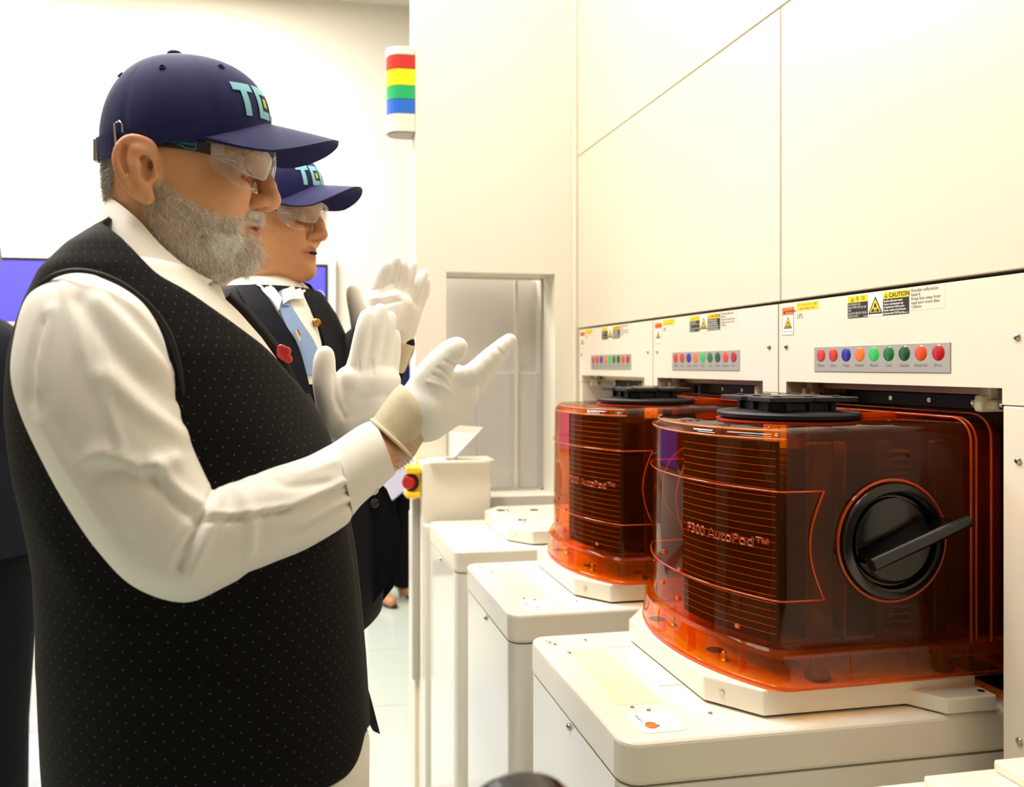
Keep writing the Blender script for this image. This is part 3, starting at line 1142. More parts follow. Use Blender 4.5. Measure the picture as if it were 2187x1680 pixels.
def pod_outline(hw, xr, xd, bulge, rc, n=26, yc=0.0):
    """plan outline, counter-clockwise seen from above; rear (towards -x) bulges"""
    pts = []
    for i in range(n + 1):
        t = -1 + 2 * i / n
        pts.append((xr - bulge * (1 - abs(t) ** 2.2), -t * hw))
    # pts run from +hw to -hw along the rear; close on the door side
    return [(xd, hw)] + [(x, y) for x, y in pts] + [(xd, -hw)]


def round_corners(pts, r, seg=5, idx=None):
    P = [np.array(p, float) for p in pts]
    out = []
    n = len(P)
    for i in range(n):
        if idx is not None and i not in idx:
            out.append(P[i])
            continue
        a, b, c = P[i - 1], P[i], P[(i + 1) % n]
        u = (a - b) / np.linalg.norm(a - b)
        v = (c - b) / np.linalg.norm(c - b)
        q0, q1 = b + u * r, b + v * r
        for s in range(seg + 1):
            t = s / seg
            out.append((1 - t) ** 2 * q0 + 2 * t * (1 - t) * b + t * t * q1)
    return out


def make_pod(loc_y, label):
    cy = PODC[1]
    t = empty('wafer_pod', (PODC[0], cy, 0.8905), label, 'wafer pod', 'orange wafer pods')
    HW, XRR, XD, BU = 0.178, 0.607, 0.935, 0.055
    ZB, ZT2 = 0.9365, 1.218
    base = pod_outline(HW, XRR, XD, BU, .01, yc=0)
    m = len(base)
    base = round_corners(base, .010, 4, idx=(1, m - 2))
    # resample so that each ring has equal point count and can be offset inwards
    B = np.array(base)
    n = len(B)

    def inset(d):
        nxt, prv = np.roll(B, -1, 0), np.roll(B, 1, 0)
        tg = nxt - prv
        tg /= np.linalg.norm(tg, axis=1)[:, None]
        nrm = np.stack([tg[:, 1], -tg[:, 0]], 1)
        ctr = B.mean(0)
        s = np.sign(((B - ctr) * nrm).sum(1))
        nrm *= s[:, None]
        return B - nrm * d

    def ring(d, z, lift=0.0):
        Q = inset(d)
        # roof rises a little towards the door
        return np.stack([Q[:, 0], Q[:, 1] + cy, np.full(n, z) + lift * (Q[:, 0] - XRR) / (XD - XRR)], 1)
    R = .016
    rings = [ring(0, ZB), ring(0, ZB + .06), ring(0.0, 1.0), ring(.0012, 1.10), ring(.0022, ZT2 - R, .010)]
    for a in (22, 45, 68, 90):
        rings.append(ring(.0022 + R * (1 - math.cos(math.radians(a))), ZT2 - R + R * math.sin(math.radians(a)), .010))
    outer = np.array(rings)
    th = .003
    inner = [ring(th, ZB), ring(th, ZB + .06), ring(th, 1.0), ring(.0012 + th, 1.10), ring(.0022 + th, ZT2 - R, .010)]
    for a in (30, 60, 90):
        inner.append(ring(.0022 + th + (R - th) * (1 - math.cos(math.radians(a))), ZT2 - R + (R - th) * math.sin(math.radians(a)), .010))
    allr = np.concatenate([np.array(inner)[::-1], outer])
    obj('shell', rings_me(allr, cap0=True, cap1=True), M_amber, t, smooth=40)
    for d_, z_ in ((.0022 + R * .55, ZT2 - .0012), (.0022 + R * .06, ZT2 - R * .7)):
        q_ = ring(d_ - .0003, z_, .010)
        obj('roof_highlight', tube_me(q_[1:-1], .0015, 5), M_amber_highlight, t, smooth=180)  # added bright tubes that paint the highlight along the roof fillet
    # skirt around the foot with ribs
    sk = [ring(-.003, ZB + .004), ring(-.010, ZB), ring(-.011, .912), ring(-.013, .905), ring(-.013, .8925), ring(-.006, .8912), ring(-.006, .905), ring(-.006, .930), ring(.001, ZB - .001)]
    skm = rings_me(np.array(sk), cap0=False, cap1=False)
    skirt = obj('skirt', skm, M_amber_l, t, smooth=40)
    obj('skirt_rim', rings_me(np.array([ring(-.0125, .8985), ring(-.0145, .897), ring(-.0145, .8935), ring(-.0125, .892)]), False, False), M_amber_edge, skirt, smooth=60)
    for i in list(range(4, n - 4, 6)):
        q0, q1 = inset(.001)[i], inset(-.0115)[i]
        obj('skirt_rib', box_rot(q0, q1, .0022, .9, .934, cy), M_amber_l, skirt)
    for k in (.70, .87):
        for sg in (-1, 1):
            obj('skirt_rib', box_me(k - .0011, k + .0011, cy + sg * (HW + .0055) - .006, cy + sg * (HW + .0055) + .006, .9, .934), M_amber_l, skirt)
    for sg in (-1, 1):
        sh_ = obj('door_shelf', prism_me([(.845, cy + sg * (HW + .010)), (.845, cy + sg * (HW - .03)), (XD, cy + sg * (HW - .03)), (XD, cy + sg * (HW + .010))][::sg], .9195, .9225, .0008), M_amber_l, t)
        obj('shelf_hole', lathe_me((.885, cy + sg * (HW - .008), .9224), (0, 0, 1), [(.013, 0), (.013, .0009), (.001, .0009)], 20), M_blackm, sh_)
    # floor of the pod
    obj('pod_floor', prism_me([(p[0], p[1] + cy) for p in inset(.005)], .926, .9295), M_amber_l, t)
    fl_ = obj('base_plate', prism_me([(.62, cy - .13), (.60, cy), (.62, cy + .13), (.90, cy + .13), (.90, cy - .13)], .9298, .934, .001), mat('pod_base_grey', '#6b5a49', .45), t)
    obj('base_hole', lathe_me((.69, cy - .10, .9337), (0, 0, 1), [(.018, 0), (.018, .001), (.001, .001)], 20), M_blackm, fl_)
    obj('base_hole', lathe_me((.84, cy - .10, .9337), (0, 0, 1), [(.015, 0), (.015, .001), (.001, .001)], 20), M_blackm, fl_)
    for px_ in (.675, .86):
        obj('kinematic_pad', lathe_me((px_, cy - HW + .022, .894), (0, 0, 1), [(.016, 0), (.016, .006), (.010, .012), (.010, .03)], 20), mat('pod_pad_dark', '#2a1a10', .4), t)
    # handle of the door end: stepped flange arch
    for (xx, ex, hw2, zt2, nm) in ((.882, .008, HW + .004, ZT2 + .013, 'door_flange'), (.909, .012, HW + .008, ZT2 + .018, 'door_flange')):
        prof = []
        r0 = .03
        for (yy, zz) in ((-hw2, ZB), (-hw2, zt2 - r0)):
            prof.append((yy, zz))
        for a in np.linspace(0, 90, 7)[1:]:
            prof.append((-hw2 + r0 * (1 - math.cos(math.radians(a))), zt2 - r0 + r0 * math.sin(math.radians(a))))
        prof += [(-y, z) for y, z in reversed(prof)]
        P = np.array([[(xx, cy + y, z), (xx + ex * .5, cy + y * 1.004, z + .002), (xx + ex, cy + y, z)] for y, z in prof])
        me = grid_me(P, .004)
        obj(nm, me, M_amber, t, smooth=50)
        for q in ((P[:, 0], P[:, 2]) if xx < .9 else (P[:, 0],)):
            obj('flange_bead', tube_me(q, .0016, 6), M_amber_edge, t, smooth=180)
    # raised outline of the rear window and its side ears
    zA, zB = 1.1405, 1.0015
    Q = inset(-.0008)
    order = [i for i in range(n)]
    rear = [Q[i] for i in order if Q[i][0] < XRR + .006]
    rear = sorted(rear, key=lambda p: p[1])

    def side_pt(x, sg):
        return np.array([x, sg * (HW + .0008)])

    def z_at(z, x):
        return z
    for z, nm in ((zA, 'window_bead'), (zB, 'window_bead')):
        path = [np.array([.668, -(HW + .0006)]), np.array([.64, -(HW + .0006)])] + rear + [np.array([.64, HW + .0006]), np.array([.668, HW + .0006])]
        dz = -.0
        obj(nm, tube_me([(p[0], p[1] + cy, z) for p in path], .0013, 6), M_amber_edge, t, smooth=180)
    zt_ = 1.2035
    for sg in (-1, 1):
        arcp = []
        for s in np.linspace(0, 1, 15):
            z = zA + (zB - zA) * s
            x = .668 - .020 * math.sin(math.pi * s)
            arcp.append((x, cy + sg * (HW + .0006), z))
        obj('window_bead', tube_me(arcp, .0013, 6), M_amber_edge, t, smooth=180)
    # upright rear corners catch light
    # black insert behind the rear window with 25 slots
    R2 = inset(.014)
    rr = sorted([R2[i] for i in range(n) if R2[i][0] < XRR + .008], key=lambda p: p[1])
    rr = [p for p in rr if -.170 < p[1] < -.004]
    rr = np.array(rr)
    ys = np.linspace(rr[0][1], rr[-1][1], 25)
    xs = np.interp(ys, rr[:, 1], rr[:, 0])
    P = np.array([[(x, y + cy, z) for x, y in zip(xs, ys)] for z in (.945, 1.203)])
    ins = obj('black_insert', grid_me(P, .004), M_inner, t, smooth=40)
    slot = []
    for k in range(25):
        z = .9555 + k * .0098
        v, f = tube_vf([(x - .0052, y + cy, z) for x, y in zip(xs[::2], ys[::2])], .00048, 5)
        obj('slot_rib', pydata('rib', v, f), M_rib, ins)
    # combs along both inner sides
    for sg in (-1, 1):
        y = cy + sg * .150
        cb = obj('slot_comb', box_me(.765, .79, y - .003, y + .003, .94, 1.20), M_inner, t)
        teeth = MB()
        for k in range(25):
            z = .9505 + k * .0098
            v, f = m_vf(box_me(.775, .808, y - .012, y + .004, z, z + .0025))
            teeth.add(v, f)
        tg_ = obj('comb_teeth', teeth.mesh(), M_cassette, cb)
        tg_['kind'] = 'stuff'
        obj('inner_column', box_me(.665, .70, y - .006, y + .006, .94, 1.20, .003), M_inner, t)
        obj('inner_column', box_me(.71, .715, y - .010, y + .010, .94, 1.20, .001), M_cassette, t)
        obj('inner_column', box_me(.85, .872, y - .006, y + .006, .94, 1.20, .003), M_inner, t)
    # the stack of dark wafers inside
    wm = lathe_me((0, 0, 0), (0, 0, 1), [(.1485, 0), (.1485, .0009)], 48)
    for k in range(25):
        o = obj('wafer', wm, mat('wafer_dark', '#120c0a', .12, metal=.4), t)
        o.location = Vector((.752, cy, .9525 + k * .0098)) - t.location
    # lettering moulded on the rear
    v, f = text_vf('F300 AutoPod™', .0186, 'CENTER', sx=1.0)
    yc_t = -.1045
    ox, oy = np.array([q[0] for q in rear]), np.array([q[1] for q in rear])

    def wrap(s, h, off):
        y = yc_t - s
        x = np.interp(y, oy, ox)
        return (x - off, y + cy, 1.0715 + h)
    # moulded outline: the letters' edges as thin raised lines
    edges = {}
    for q in f:
        for a, b in zip(q, q[1:] + q[:1]):
            e = (min(a, b), max(a, b))
            edges[e] = edges.get(e, 0) + 1
    nb_ = {}
    for (a, b), c in edges.items():
        if c == 1:
            nb_.setdefault(a, []).append(b)
            nb_.setdefault(b, []).append(a)
    seen, mbt = set(), MB()
    for s in nb_:
        if s in seen:
            continue
        loop, cur, prev = [s], s, None
        while True:
            seen.add(cur)
            nx_ = [q for q in nb_[cur] if q != prev and (q not in seen or q == s)]
            if not nx_ or (nx_[0] == s and len(loop) > 2):
                break
            prev, cur = cur, nx_[0]
            if cur == s:
                break
            loop.append(cur)
        if len(loop) > 3:
            vv, ff = tube_vf([wrap(v[i][0], v[i][1], .0006) for i in loop], .00048, 4, closed=True)
            mbt.add(vv, ff)
    obj('moulded_lettering', mbt.mesh(), mat('amber_lettering', '#C4552A', .3), t)
    # maker's clip marks low on the rear
    for (yy, z) in ((-.02, 1.005), (.03, 1.02), (-.015, .962), (.035, .972), (-.128, .957)):
        x = np.interp(yy, oy, ox)
        obj('clip_boss', box_me(x - .002, x + .002, yy + cy - .004, yy + cy + .004, z - .003, z + .003, .001), M_amber_edge, t)
    # round side handles
    for sg in (-1, 1):
        yS = cy + sg * (HW + .001)
        hx, hz, hr = .7665, 1.0735, .0755
        ringp = [(hx + (hr + .0035) * math.cos(a), yS, hz + (hr + .0035) * math.sin(a)) for a in np.linspace(0, 2 * math.pi, 56, endpoint=False)]
        obj('handle_bezel', tube_me(ringp, .0020, 8, closed=True), M_amber_edge, t, smooth=180)
        h = obj('side_handle', lathe_me((hx, yS - sg * .004, hz), (0, sg, 0),
                [(hr * .55, .002), (hr * .78, .0025), (hr * .82, .010), (hr * .86, .0115), (hr * .90, .0095), (hr * .985, .0085), (hr, .006), (hr, 0)], 56), M_black, t, smooth=35)
        # dish halves inside the handle
        for a0, a1 in ((200, 20), (20, 200)):
            pts = []
            aa = np.radians(np.linspace(a0 + (0 if a0 < a1 else -360), a1, 18))
            for a in aa:
                pts.append((hx + hr * .74 * math.cos(a), hz + hr * .74 * math.sin(a)))
            P = [(x, z) for x, z in pts]
            nn = len(P)
            vv = [(x, yS + sg * .0025, z) for x, z in P] + [(hx + (x - hx) * .9, yS + sg * (.008 if a0 > a1 else .0055), hz + (z - hz) * .9) for x, z in P]
            ff = [tuple(range(nn, 2 * nn))] + [(i, (i + 1) % nn, nn + (i + 1) % nn, nn + i) for i in range(nn)]
            obj('handle_dish', pydata('dish', vv, ff), M_black, h, smooth=35)
        ya_ = yS + sg * .033
        ang = math.radians(20)
        dx, dz = math.cos(ang) * .076, math.sin(ang) * .076
        bc = np.array([hx + .013, ya_, hz + .005])
        obj('grip_bar', lathe_me(bc - np.array([dx, 0, dz]), (dx, 0, dz), [(.0055, 0), (.0078, 0), (.0088, .001), (.0088, .147), (.0078, .148), (.0, .148)], 24), M_black, h, smooth=35)
        web = []
        for s in (-1, 1):
            e = bc + s * np.array([dx, 0, dz]) * .78
            web += [(e[0], ya_ - sg * .006, e[2])]
        w0, w1 = np.array(web[0]), np.array(web[1])
        lo = (bc - np.array([dx, 0, dz]) * 1.0)
        hi = (bc + np.array([dx, 0, dz]) * .80)
        up = np.array([-math.sin(ang), 0, math.cos(ang)]) * .004
        vv = []
        for q in (lo + np.array([.006, 0, 0]), hi):
            for yy in (ya_, yS + sg * .004):
                for sgn in (-1, 1):
                    vv.append((q[0] + up[0] * sgn, yy, q[2] + up[2] * sgn))
        obj('grip_web', pydata('web', vv, [(0, 1, 3, 2), (4, 6, 7, 5), (0, 2, 6, 4), (1, 5, 7, 3), (0, 4, 5, 1), (2, 3, 7, 6)]), M_black, h)
    # black lifting flange on the roof
    zr = ZT2 + .004
    lf = obj('lifting_flange', lathe_me((PODC[0], cy, zr), (0, 0, 1), [(.088, 0), (.099, .003), (.1005, .008), (.0985, .011), (.085, .0115), (.06, .014)], 56), M_blackm, t, smooth=35)
    obj('flange_collar', lathe_me((PODC[0], cy, zr - .004), (0, 0, 1), [(.101, 0), (.101, .0035)], 48), mat('amber_red_gasket', '#B02A0A', .3), lf)
    nk = []
    c45 = .014
    for (s, a) in (('neck', .053),):
        pts = [(-a, -a + c45), (-a + c45, -a), (a - c45, -a), (a, -a + c45), (a, a - c45), (a - c45, a), (-a + c45, a), (-a, a - c45)]
        nk = [(PODC[0] + x, cy + y) for x, y in pts]
    obj('flange_neck', prism_me(nk, zr + .011, zr + .026, .002), M_blackm, lf)
    for k in range(-1, 2):
        obj('neck_rib', box_me(PODC[0] + k * .036 - .004, PODC[0] + k * .036 + .004, cy - .058, cy - .052, zr + .012, zr + .026, .001), M_blackm, lf)
        obj('neck_rib', box_me(PODC[0] - .058, PODC[0] - .052, cy + k * .036 - .004, cy + k * .036 + .004, zr + .012, zr + .026, .001), M_blackm, lf)
    a, nt_ = .071, .008
    pts = []
    for (c, s) in ((1, 0), (0, 1), (-1, 0), (0, -1)):
        for (u, w) in ((a, -a + .006), (a, -nt_), (a - nt_, 0), (a, nt_), (a, a - .006)):
            pts.append((PODC[0] + c * u - s * w, cy + s * u + c * w))
    obj('flange_plate', prism_me(pts, zr + .0265, zr + .0335, .0012), M_blackm, lf)
    v_ = [(PODC[0] + x, cy + y) for x, y in ((-.03, -.03), (.03, -.03), (.03, .03), (-.03, .03))]
    obj('flange_well', prism_me(v_, zr + .0335, zr + .0345, .0005), M_black, lf)
    for (x, y) in ((-.048, -.048), (.048, -.048), (-.048, .048), (.048, .048), (0, -.05), (0, .05), (-.05, 0)):
        obj('flange_boss', lathe_me((PODC[0] + x, cy + y, zr + .0333), (0, 0, 1), [(.006, 0), (.006, .0018), (.004, .0022)], 14), M_black, lf)
    # roof ribs towards the door
    obj('roof_rib', box_me(.80, .93, cy - .05, cy - .046, ZT2 + .001, ZT2 + .014, .001), M_amber_edge, t)
    obj('roof_rib', box_me(.80, .93, cy + .046, cy + .05, ZT2 + .001, ZT2 + .014, .001), M_amber_edge, t)
    # dark door panel that faces the port
    obj('pod_door', box_me(XD + .002, XD + .03, cy - HW + .012, cy + HW - .012, .94, 1.215, .006), M_inner, t)
    return t


def box_rot(q0, q1, w, z0, z1, cy):
    d = (q1 - q0) / np.linalg.norm(q1 - q0)
    p = np.array([-d[1], d[0]]) * w / 2
    c = [q0 - p, q1 - p, q1 + p, q0 + p]
    return prism_me([(x, y + cy) for x, y in c], z0, z1)


pod3 = make_pod(0, 'nearest transparent orange wafer pod with black round side handle, on the LP3 port')
pod2 = dup_tree(pod3, Vector(pod3.location) + Vector((0, PEDP, 0)))
pod2['label'] = 'farther transparent orange wafer pod, behind the nearest one and left of it'
# ------------------------------------------------------------------ people
M_navy = mat('navy_cotton', '#1D1F55', 0.75, spec=.2, sheen=0.08, bump=(900, 0.12, 0.0006))
M_navy_under = mat('navy_cotton_under', '#0C0D24', 0.85)
M_logo = mat('logo_pale_blue', '#8FD0E6', 0.7)
M_logo_g = mat('logo_lime', '#B4D42A', 0.7)
M_shirt = mat('white_shirt_cotton', '#F6F2EA', 0.7, spec=.2, bump=(700, 0.08, 0.0005))
M_glove = mat('white_glove', '#FAF7F1', 0.6, bump=(120, 0.12, 0.001))
M_knit = mat('cream_knit', '#F0E2BF', 0.85)
M_button = mat('pearl_button', '#E9E2D0', 0.25, coat=.4)
M_hairg = mat('grey_hair', '#B5AEA3', 0.6, attr='Col')


def hair_mat(m):
    """fine hair: scatters light back and lets part of it through"""
    nt = m.node_tree
    out = [n for n in nt.nodes if n.type == 'OUTPUT_MATERIAL'][0]
    pb = nt.nodes['Principled BSDF']
    vc = [n for n in nt.nodes if n.type == 'VERTEX_COLOR'][0]
    tl = nt.nodes.new('ShaderNodeBsdfTranslucent')
    nt.links.new(vc.outputs['Color'], tl.inputs[0])
    mx = nt.nodes.new('ShaderNodeMixShader')
    mx.inputs[0].default_value = 0.08
    nt.links.new(pb.outputs[0], mx.inputs[1])
    nt.links.new(tl.outputs[0], mx.inputs[2])
    nt.links.new(mx.outputs[0], out.inputs[0])


hair_mat(M_hairg)
M_teal = mat('teal_line', '#1E8C8A', 0.4)
M_gstem = mat('glasses_dark_arm', '#262422', 0.3)
M_lens = tinted_clear('safety_lens', (0.96, 0.955, 0.94), 0.02, 1.55, body=(.86, .84, .80), body_amt=0.15)
M_lensedge = tinted_clear('safety_lens_edge', (0.88, 0.87, 0.85), 0.05, 1.7, body=(.9, .88, .85), body_amt=0.3)
M_skin = mat('skin', '#B9855C', 0.45, attr='Col', sss=0.12, bump=(260, 0.15, 0.0006), vary=(45, .07))
M_skin2 = mat('skin_b', '#BE8156', 0.42, attr='Col', sss=0.12, bump=(260, 0.10, 0.0006), vary=(45, .06))
M_suit = mat('navy_suit_wool', '#10111A', 0.8, spec=.15, bump=(900, 0.1, 0.0005))
M_suit3 = mat('black_suit_wool', '#0B0C11', 0.8, spec=.15)
M_tie = mat('blue_tie_silk', '#7C9AC8', 0.45, sheen=.2)
M_trouser = mat('white_trouser_cotton', '#F8F4EE', 0.75)
M_eye = mat('eye_white', '#CFC8BE', 0.15, coat=.5)
M_lash = mat('lash_dark', '#1c120c', 0.7)


def dotted_cloth():
    m = bpy.data.materials.new('black_cloth_white_pin_dots')
    m.use_nodes = True
    nt = m.node_tree
    b = nt.nodes['Principled BSDF']
    b.inputs['Roughness'].default_value = 0.8
    b.inputs['Specular IOR Level'].default_value = 0.15
    uv = nt.nodes.new('ShaderNodeUVMap')
    sep = nt.nodes.new('ShaderNodeSeparateXYZ')
    nt.links.new(uv.outputs[0], sep.inputs[0])

    def mth(op, a, b_=None, v=None):
        n = nt.nodes.new('ShaderNodeMath')
        n.operation = op
        nt.links.new(a, n.inputs[0])
        if b_ is not None:
            nt.links.new(b_, n.inputs[1])
        elif v is not None:
            n.inputs[1].default_value = v
        return n.outputs[0]
    p = 0.0115
    u, w = sep.outputs[0], sep.outputs[1]
    s = mth('MULTIPLY', mth('ADD', u, w), None, 1 / (p * 1.41))
    d = mth('MULTIPLY', mth('SUBTRACT', u, w), None, 1 / (p * 1.41))

    def cell(q):
        f = mth('FRACT', q)
        f = mth('SUBTRACT', f, None, 0.5)
        return mth('MULTIPLY', f, f)
    r2 = mth('ADD', cell(s), cell(d))
    k = mth('LESS_THAN', r2, None, 0.0017)
    mx = nt.nodes.new('ShaderNodeMix')
    mx.data_type = 'RGBA'
    nt.links.new(k, mx.inputs[0])
    mx.inputs[6].default_value = (*lin('#0D0C0C'), 1)
    mx.inputs[7].default_value = (*lin('#8a857e'), 1)
    nt.links.new(mx.outputs[2], b.inputs['Base Color'])
    MATS[m.name] = m
    return m


M_vest = dotted_cloth()
M_vest_in = mat('black_lining', '#0d0c0c', 0.7)


def knit_mat():
    m = M_knit
    nt = m.node_tree
    b = nt.nodes['Principled BSDF']
    uv = nt.nodes.new('ShaderNodeUVMap')
    wv = nt.nodes.new('ShaderNodeTexWave')
    wv.wave_type = 'BANDS'
    wv.inputs['Scale'].default_value = 260
    wv.inputs['Distortion'].default_value = 0.4
    nt.links.new(uv.outputs[0], wv.inputs['Vector'])
    wv2 = nt.nodes.new('ShaderNodeTexWave')
    wv2.wave_type = 'BANDS'
    wv2.bands_direction = 'Y'
    wv2.inputs['Scale'].default_value = 220
    nt.links.new(uv.outputs[0], wv2.inputs['Vector'])
    ad = nt.nodes.new('ShaderNodeMath')
    nt.links.new(wv.outputs[1], ad.inputs[0])
    nt.links.new(wv2.outputs[1], ad.inputs[1])
    bp = nt.nodes.new('ShaderNodeBump')
    bp.inputs['Distance'].default_value = 0.0012
    bp.inputs['Strength'].default_value = 0.6
    nt.links.new(ad.outputs[0], bp.inputs['Height'])
    nt.links.new(bp.outputs[0], b.inputs['Normal'])


knit_mat()

Y0 = 0.955                                   # sagittal plane of the bearded man, who faces +x
EO = U(330, 372, Y0)                         # head origin (level of the ear)


def L1(px, py, l=0.0):
    """local head coordinates (forward, lateral, up) of a pixel at lateral offset l"""
    return U(px, py, Y0 + l) - EO


# ---- head: rows of a superellipse plus features, all blended into one field
def curve_from(pix):
    P = np.array([L1(x, y) for x, y in pix])
    o = np.argsort(P[:, 2])
    return P[o, 2], P[o, 0]


FRONT = [(430, 150), (490, 175), (528, 215), (548, 260), (557, 310), (560, 340), (553, 362), (545, 385), (543, 420), (545, 455), (543, 480), (538, 505), (529, 530), (514, 553), (494, 568), (465, 578)]
BACK = [(360, 150), (305, 175), (262, 215), (237, 260), (230, 310), (226, 350), (228, 390), (236, 420), (258, 450), (290, 480), (318, 515), (345, 545), (390, 570), (440, 583)]
WID = [(150, .030), (175, .050), (215, .065), (260, .073), (320, .078), (360, .077), (400, .074), (440, .070), (480, .066), (520, .058), (550, .048), (575, .034), (586, .020)]


def build_head(h=0.0019, beard=True):
    F = Field(L1(195, 650)[0:1].tolist() + [-.12] + [-.165], [.165, .12, .155], h)
    zf, xf = curve_from(FRONT)
    zb, xb = curve_from(BACK)
    wz = np.array([L1(400, y)[2] for y, _ in WID])[::-1]
    wv = np.array([w for _, w in WID])[::-1]

    def skull(x, y, z):
        zz = z
        a = np.interp(zz, zf, xf)
        b = np.interp(zz, zb, xb)
        w = np.interp(zz, wz, wv)
        c = b + (a - b) * 0.46
        ra = np.where(x > c, a - c, c - b)
        n = np.where(x > c, 2.35, 2.1)
        q = (np.abs((x - c) / ra) ** n + np.abs(y / w) ** n) ** (1 / n)
        d = (q - 1) * np.minimum(ra, w)
        top, bot = L1(400, 150)[2], L1(480, 588)[2]
        return np.maximum(d, np.maximum(zz - top, bot - zz))
    F.custom(skull, 0)
    # neck
    F.cone(L1(352, 450), L1(300, 640), .057, .060, .02)
    F.ell(L1(455, 560), (.035, .03, .02), .02)
    for s in (-1, 1):
        # brow, cheek, jaw muscle
        F.cone(L1(556, 343, s * .010), L1(530, 338, s * .045), .009, .008, .012)
        F.ell(L1(498, 425, 0) + np.array([0, s * .040, 0]), (.027, .023, .021), .018)
        F.ell(L1(400, 500, 0) + np.array([0, s * .050, 0]), (.035, .02, .04), .02)
        # temple hollow and eye socket
        F.ell(L1(537, 378, 0) + np.array([0, s * .034, 0]), (.020, .021, .014), .010, 'sub')
        # closed, lowered lids over the eyeball
        ec = L1(521, 381, 0) + np.array([0, s * .034, 0])
        F.ell(ec, (.0155, .0165, .0135), .004)
        F.cone(ec + np.array([.0125, -s * .011, -.0045]), ec + np.array([.010, s * .013, -.0035]), .0016, .0016, .001, 'sub')
        F.cone(ec + np.array([.0135, -s * .012, .0085]), ec + np.array([.008, s * .015, .007]), .0016, .0016, .002, 'sub')
        F.cone(ec + np.array([.010, -s * .010, -.0145]), ec + np.array([.004, s * .015, -.0125]), .0022, .0016, .003, 'sub')
        # crow's feet
        for dz in (.002, -.006, -.013):
            F.cone(ec + np.array([-.008, s * .019, dz * .6]), ec + np.array([-.030, s * .029, dz * 1.5 - .001]), .0012, .0006, .0022, 'sub')
    # nose
    F.cone(L1(561, 362), L1(574, 405), .0075, .0095, .009)
    F.cone(L1(574, 405), L1(577, 431), .0095, .0125, .006)
    F.ell(L1(580, 433), (.0115, .0125, .0115), .006)
    for s in (-1, 1):
        F.ell(L1(556, 440) + np.array([0, s * .0125, 0]), (.0125, .0075, .0085), .005)
        F.ell(L1(565, 452) + np.array([0, s * .0075, -.001]), (.006, .0035, .004), .002, 'sub')
        F.cone(L1(544, 432) + np.array([0, s * .021, 0]), L1(541, 450) + np.array([0, s * .020, 0]), .002, .002, .003, 'sub')
        # smile fold
        F.chain([L1(541, 428) + np.array([0, s * .0235, 0]), L1(528, 452) + np.array([0, s * .030, 0]), L1(512, 475) + np.array([0, s * .036, 0]), L1(500, 497) + np.array([0, s * .038, 0])], [.002, .003, .003, .0015], .006, 'sub')
    # mouth
    mp_u = [L1(508, 490) + np.array([0, s, 0]) for s in (-.026,)] + [L1(538, 488) + np.array([0, -.013, 0]), L1(549, 487), L1(538, 488) + np.array([0, .013, 0]), L1(508, 490) + np.array([0, .026, 0])]
    mp_l = [L1(508, 494) + np.array([0, -.025, 0]), L1(532, 503) + np.array([0, -.013, 0]), L1(545, 506), L1(532, 503) + np.array([0, .013, 0]), L1(508, 494) + np.array([0, .025, 0])]
    F.chain(mp_u, [.003, .0055, .0062, .0055, .003], .005)
    F.chain(mp_l, [.003, .0062, .0072, .0062, .003], .004)
    ml = [L1(505, 491) + np.array([0, -.0275, 0]), L1(536, 494) + np.array([.003, -.0145, 0]), L1(549, 495.5) + np.array([.005, 0, 0]), L1(536, 494) + np.array([.003, .0145, 0]), L1(505, 491) + np.array([0, .0275, 0])]
    F.chain(ml, .0017, .0015, 'sub')
    # chin
    F.ell(L1(523, 548), (.020, .024, .020), .015)
    # ears
    for s in (-1, 1):
        def E(px, py, l):
            p = L1(px, py, -.083)
            return np.array([p[0] + .010, s * l, p[2]])
        helix = [E(322, 352, .076), E(330, 330, .081), E(326, 312, .085), E(306, 302, .090), E(282, 302, .094), E(264, 320, .097), E(258, 348, .098), E(265, 378, .096), E(279, 402, .093), E(296, 420, .088)]
        F.chain(catmull(helix, 3), .0042, .0015)
        F.ell(E(311, 416, .083), (.0085, .0045, .0105), .006)
        F.cone(E(300, 405, .086), E(318, 424, .081), .0065, .0055, .005)
        # bowl plate behind the rim
        F.chain([E(292, 330, .086), E(288, 365, .087), E(303, 400, .083)], [.013, .0125, .009], .006)
        F.chain([E(305, 330, .081), E(312, 370, .077)], [.014, .012], .006)
        # antihelix, tragus
        F.chain(catmull([E(283, 322, .092), E(290, 345, .094), E(296, 372, .092), E(306, 394, .088), E(318, 398, .085)], 3), .0036, .003)
        F.cone(E(296, 333, .091), E(316, 322, .086), .0032, .002, .003)
        F.ell(E(331, 372, .080), (.0045, .004, .0065), .004)
        # scapha, concha hollow
        F.chain(catmull([E(276, 322, .097), E(273, 345, .099), E(281, 375, .097)], 3), [.0026] * 7, .002, 'sub')
        F.ell(E(315, 366, .088), (.0065, .0060, .0115), .004, 'sub')
        F.ell(E(308, 345, .090), (.0075, .005, .006), .003, 'sub')
        F.ell(E(322, 352, .082), (.003, .006, .006), .002, 'sub')
    # collar tendon, neck crease
    F.cone(L1(325, 450, 0) + np.array([0, -.050, 0]), L1(380, 620, 0) + np.array([0, -.036, 0]), .010, .012, .015)
    return F.mesh('head', 1)


HEAD_ME = build_head()


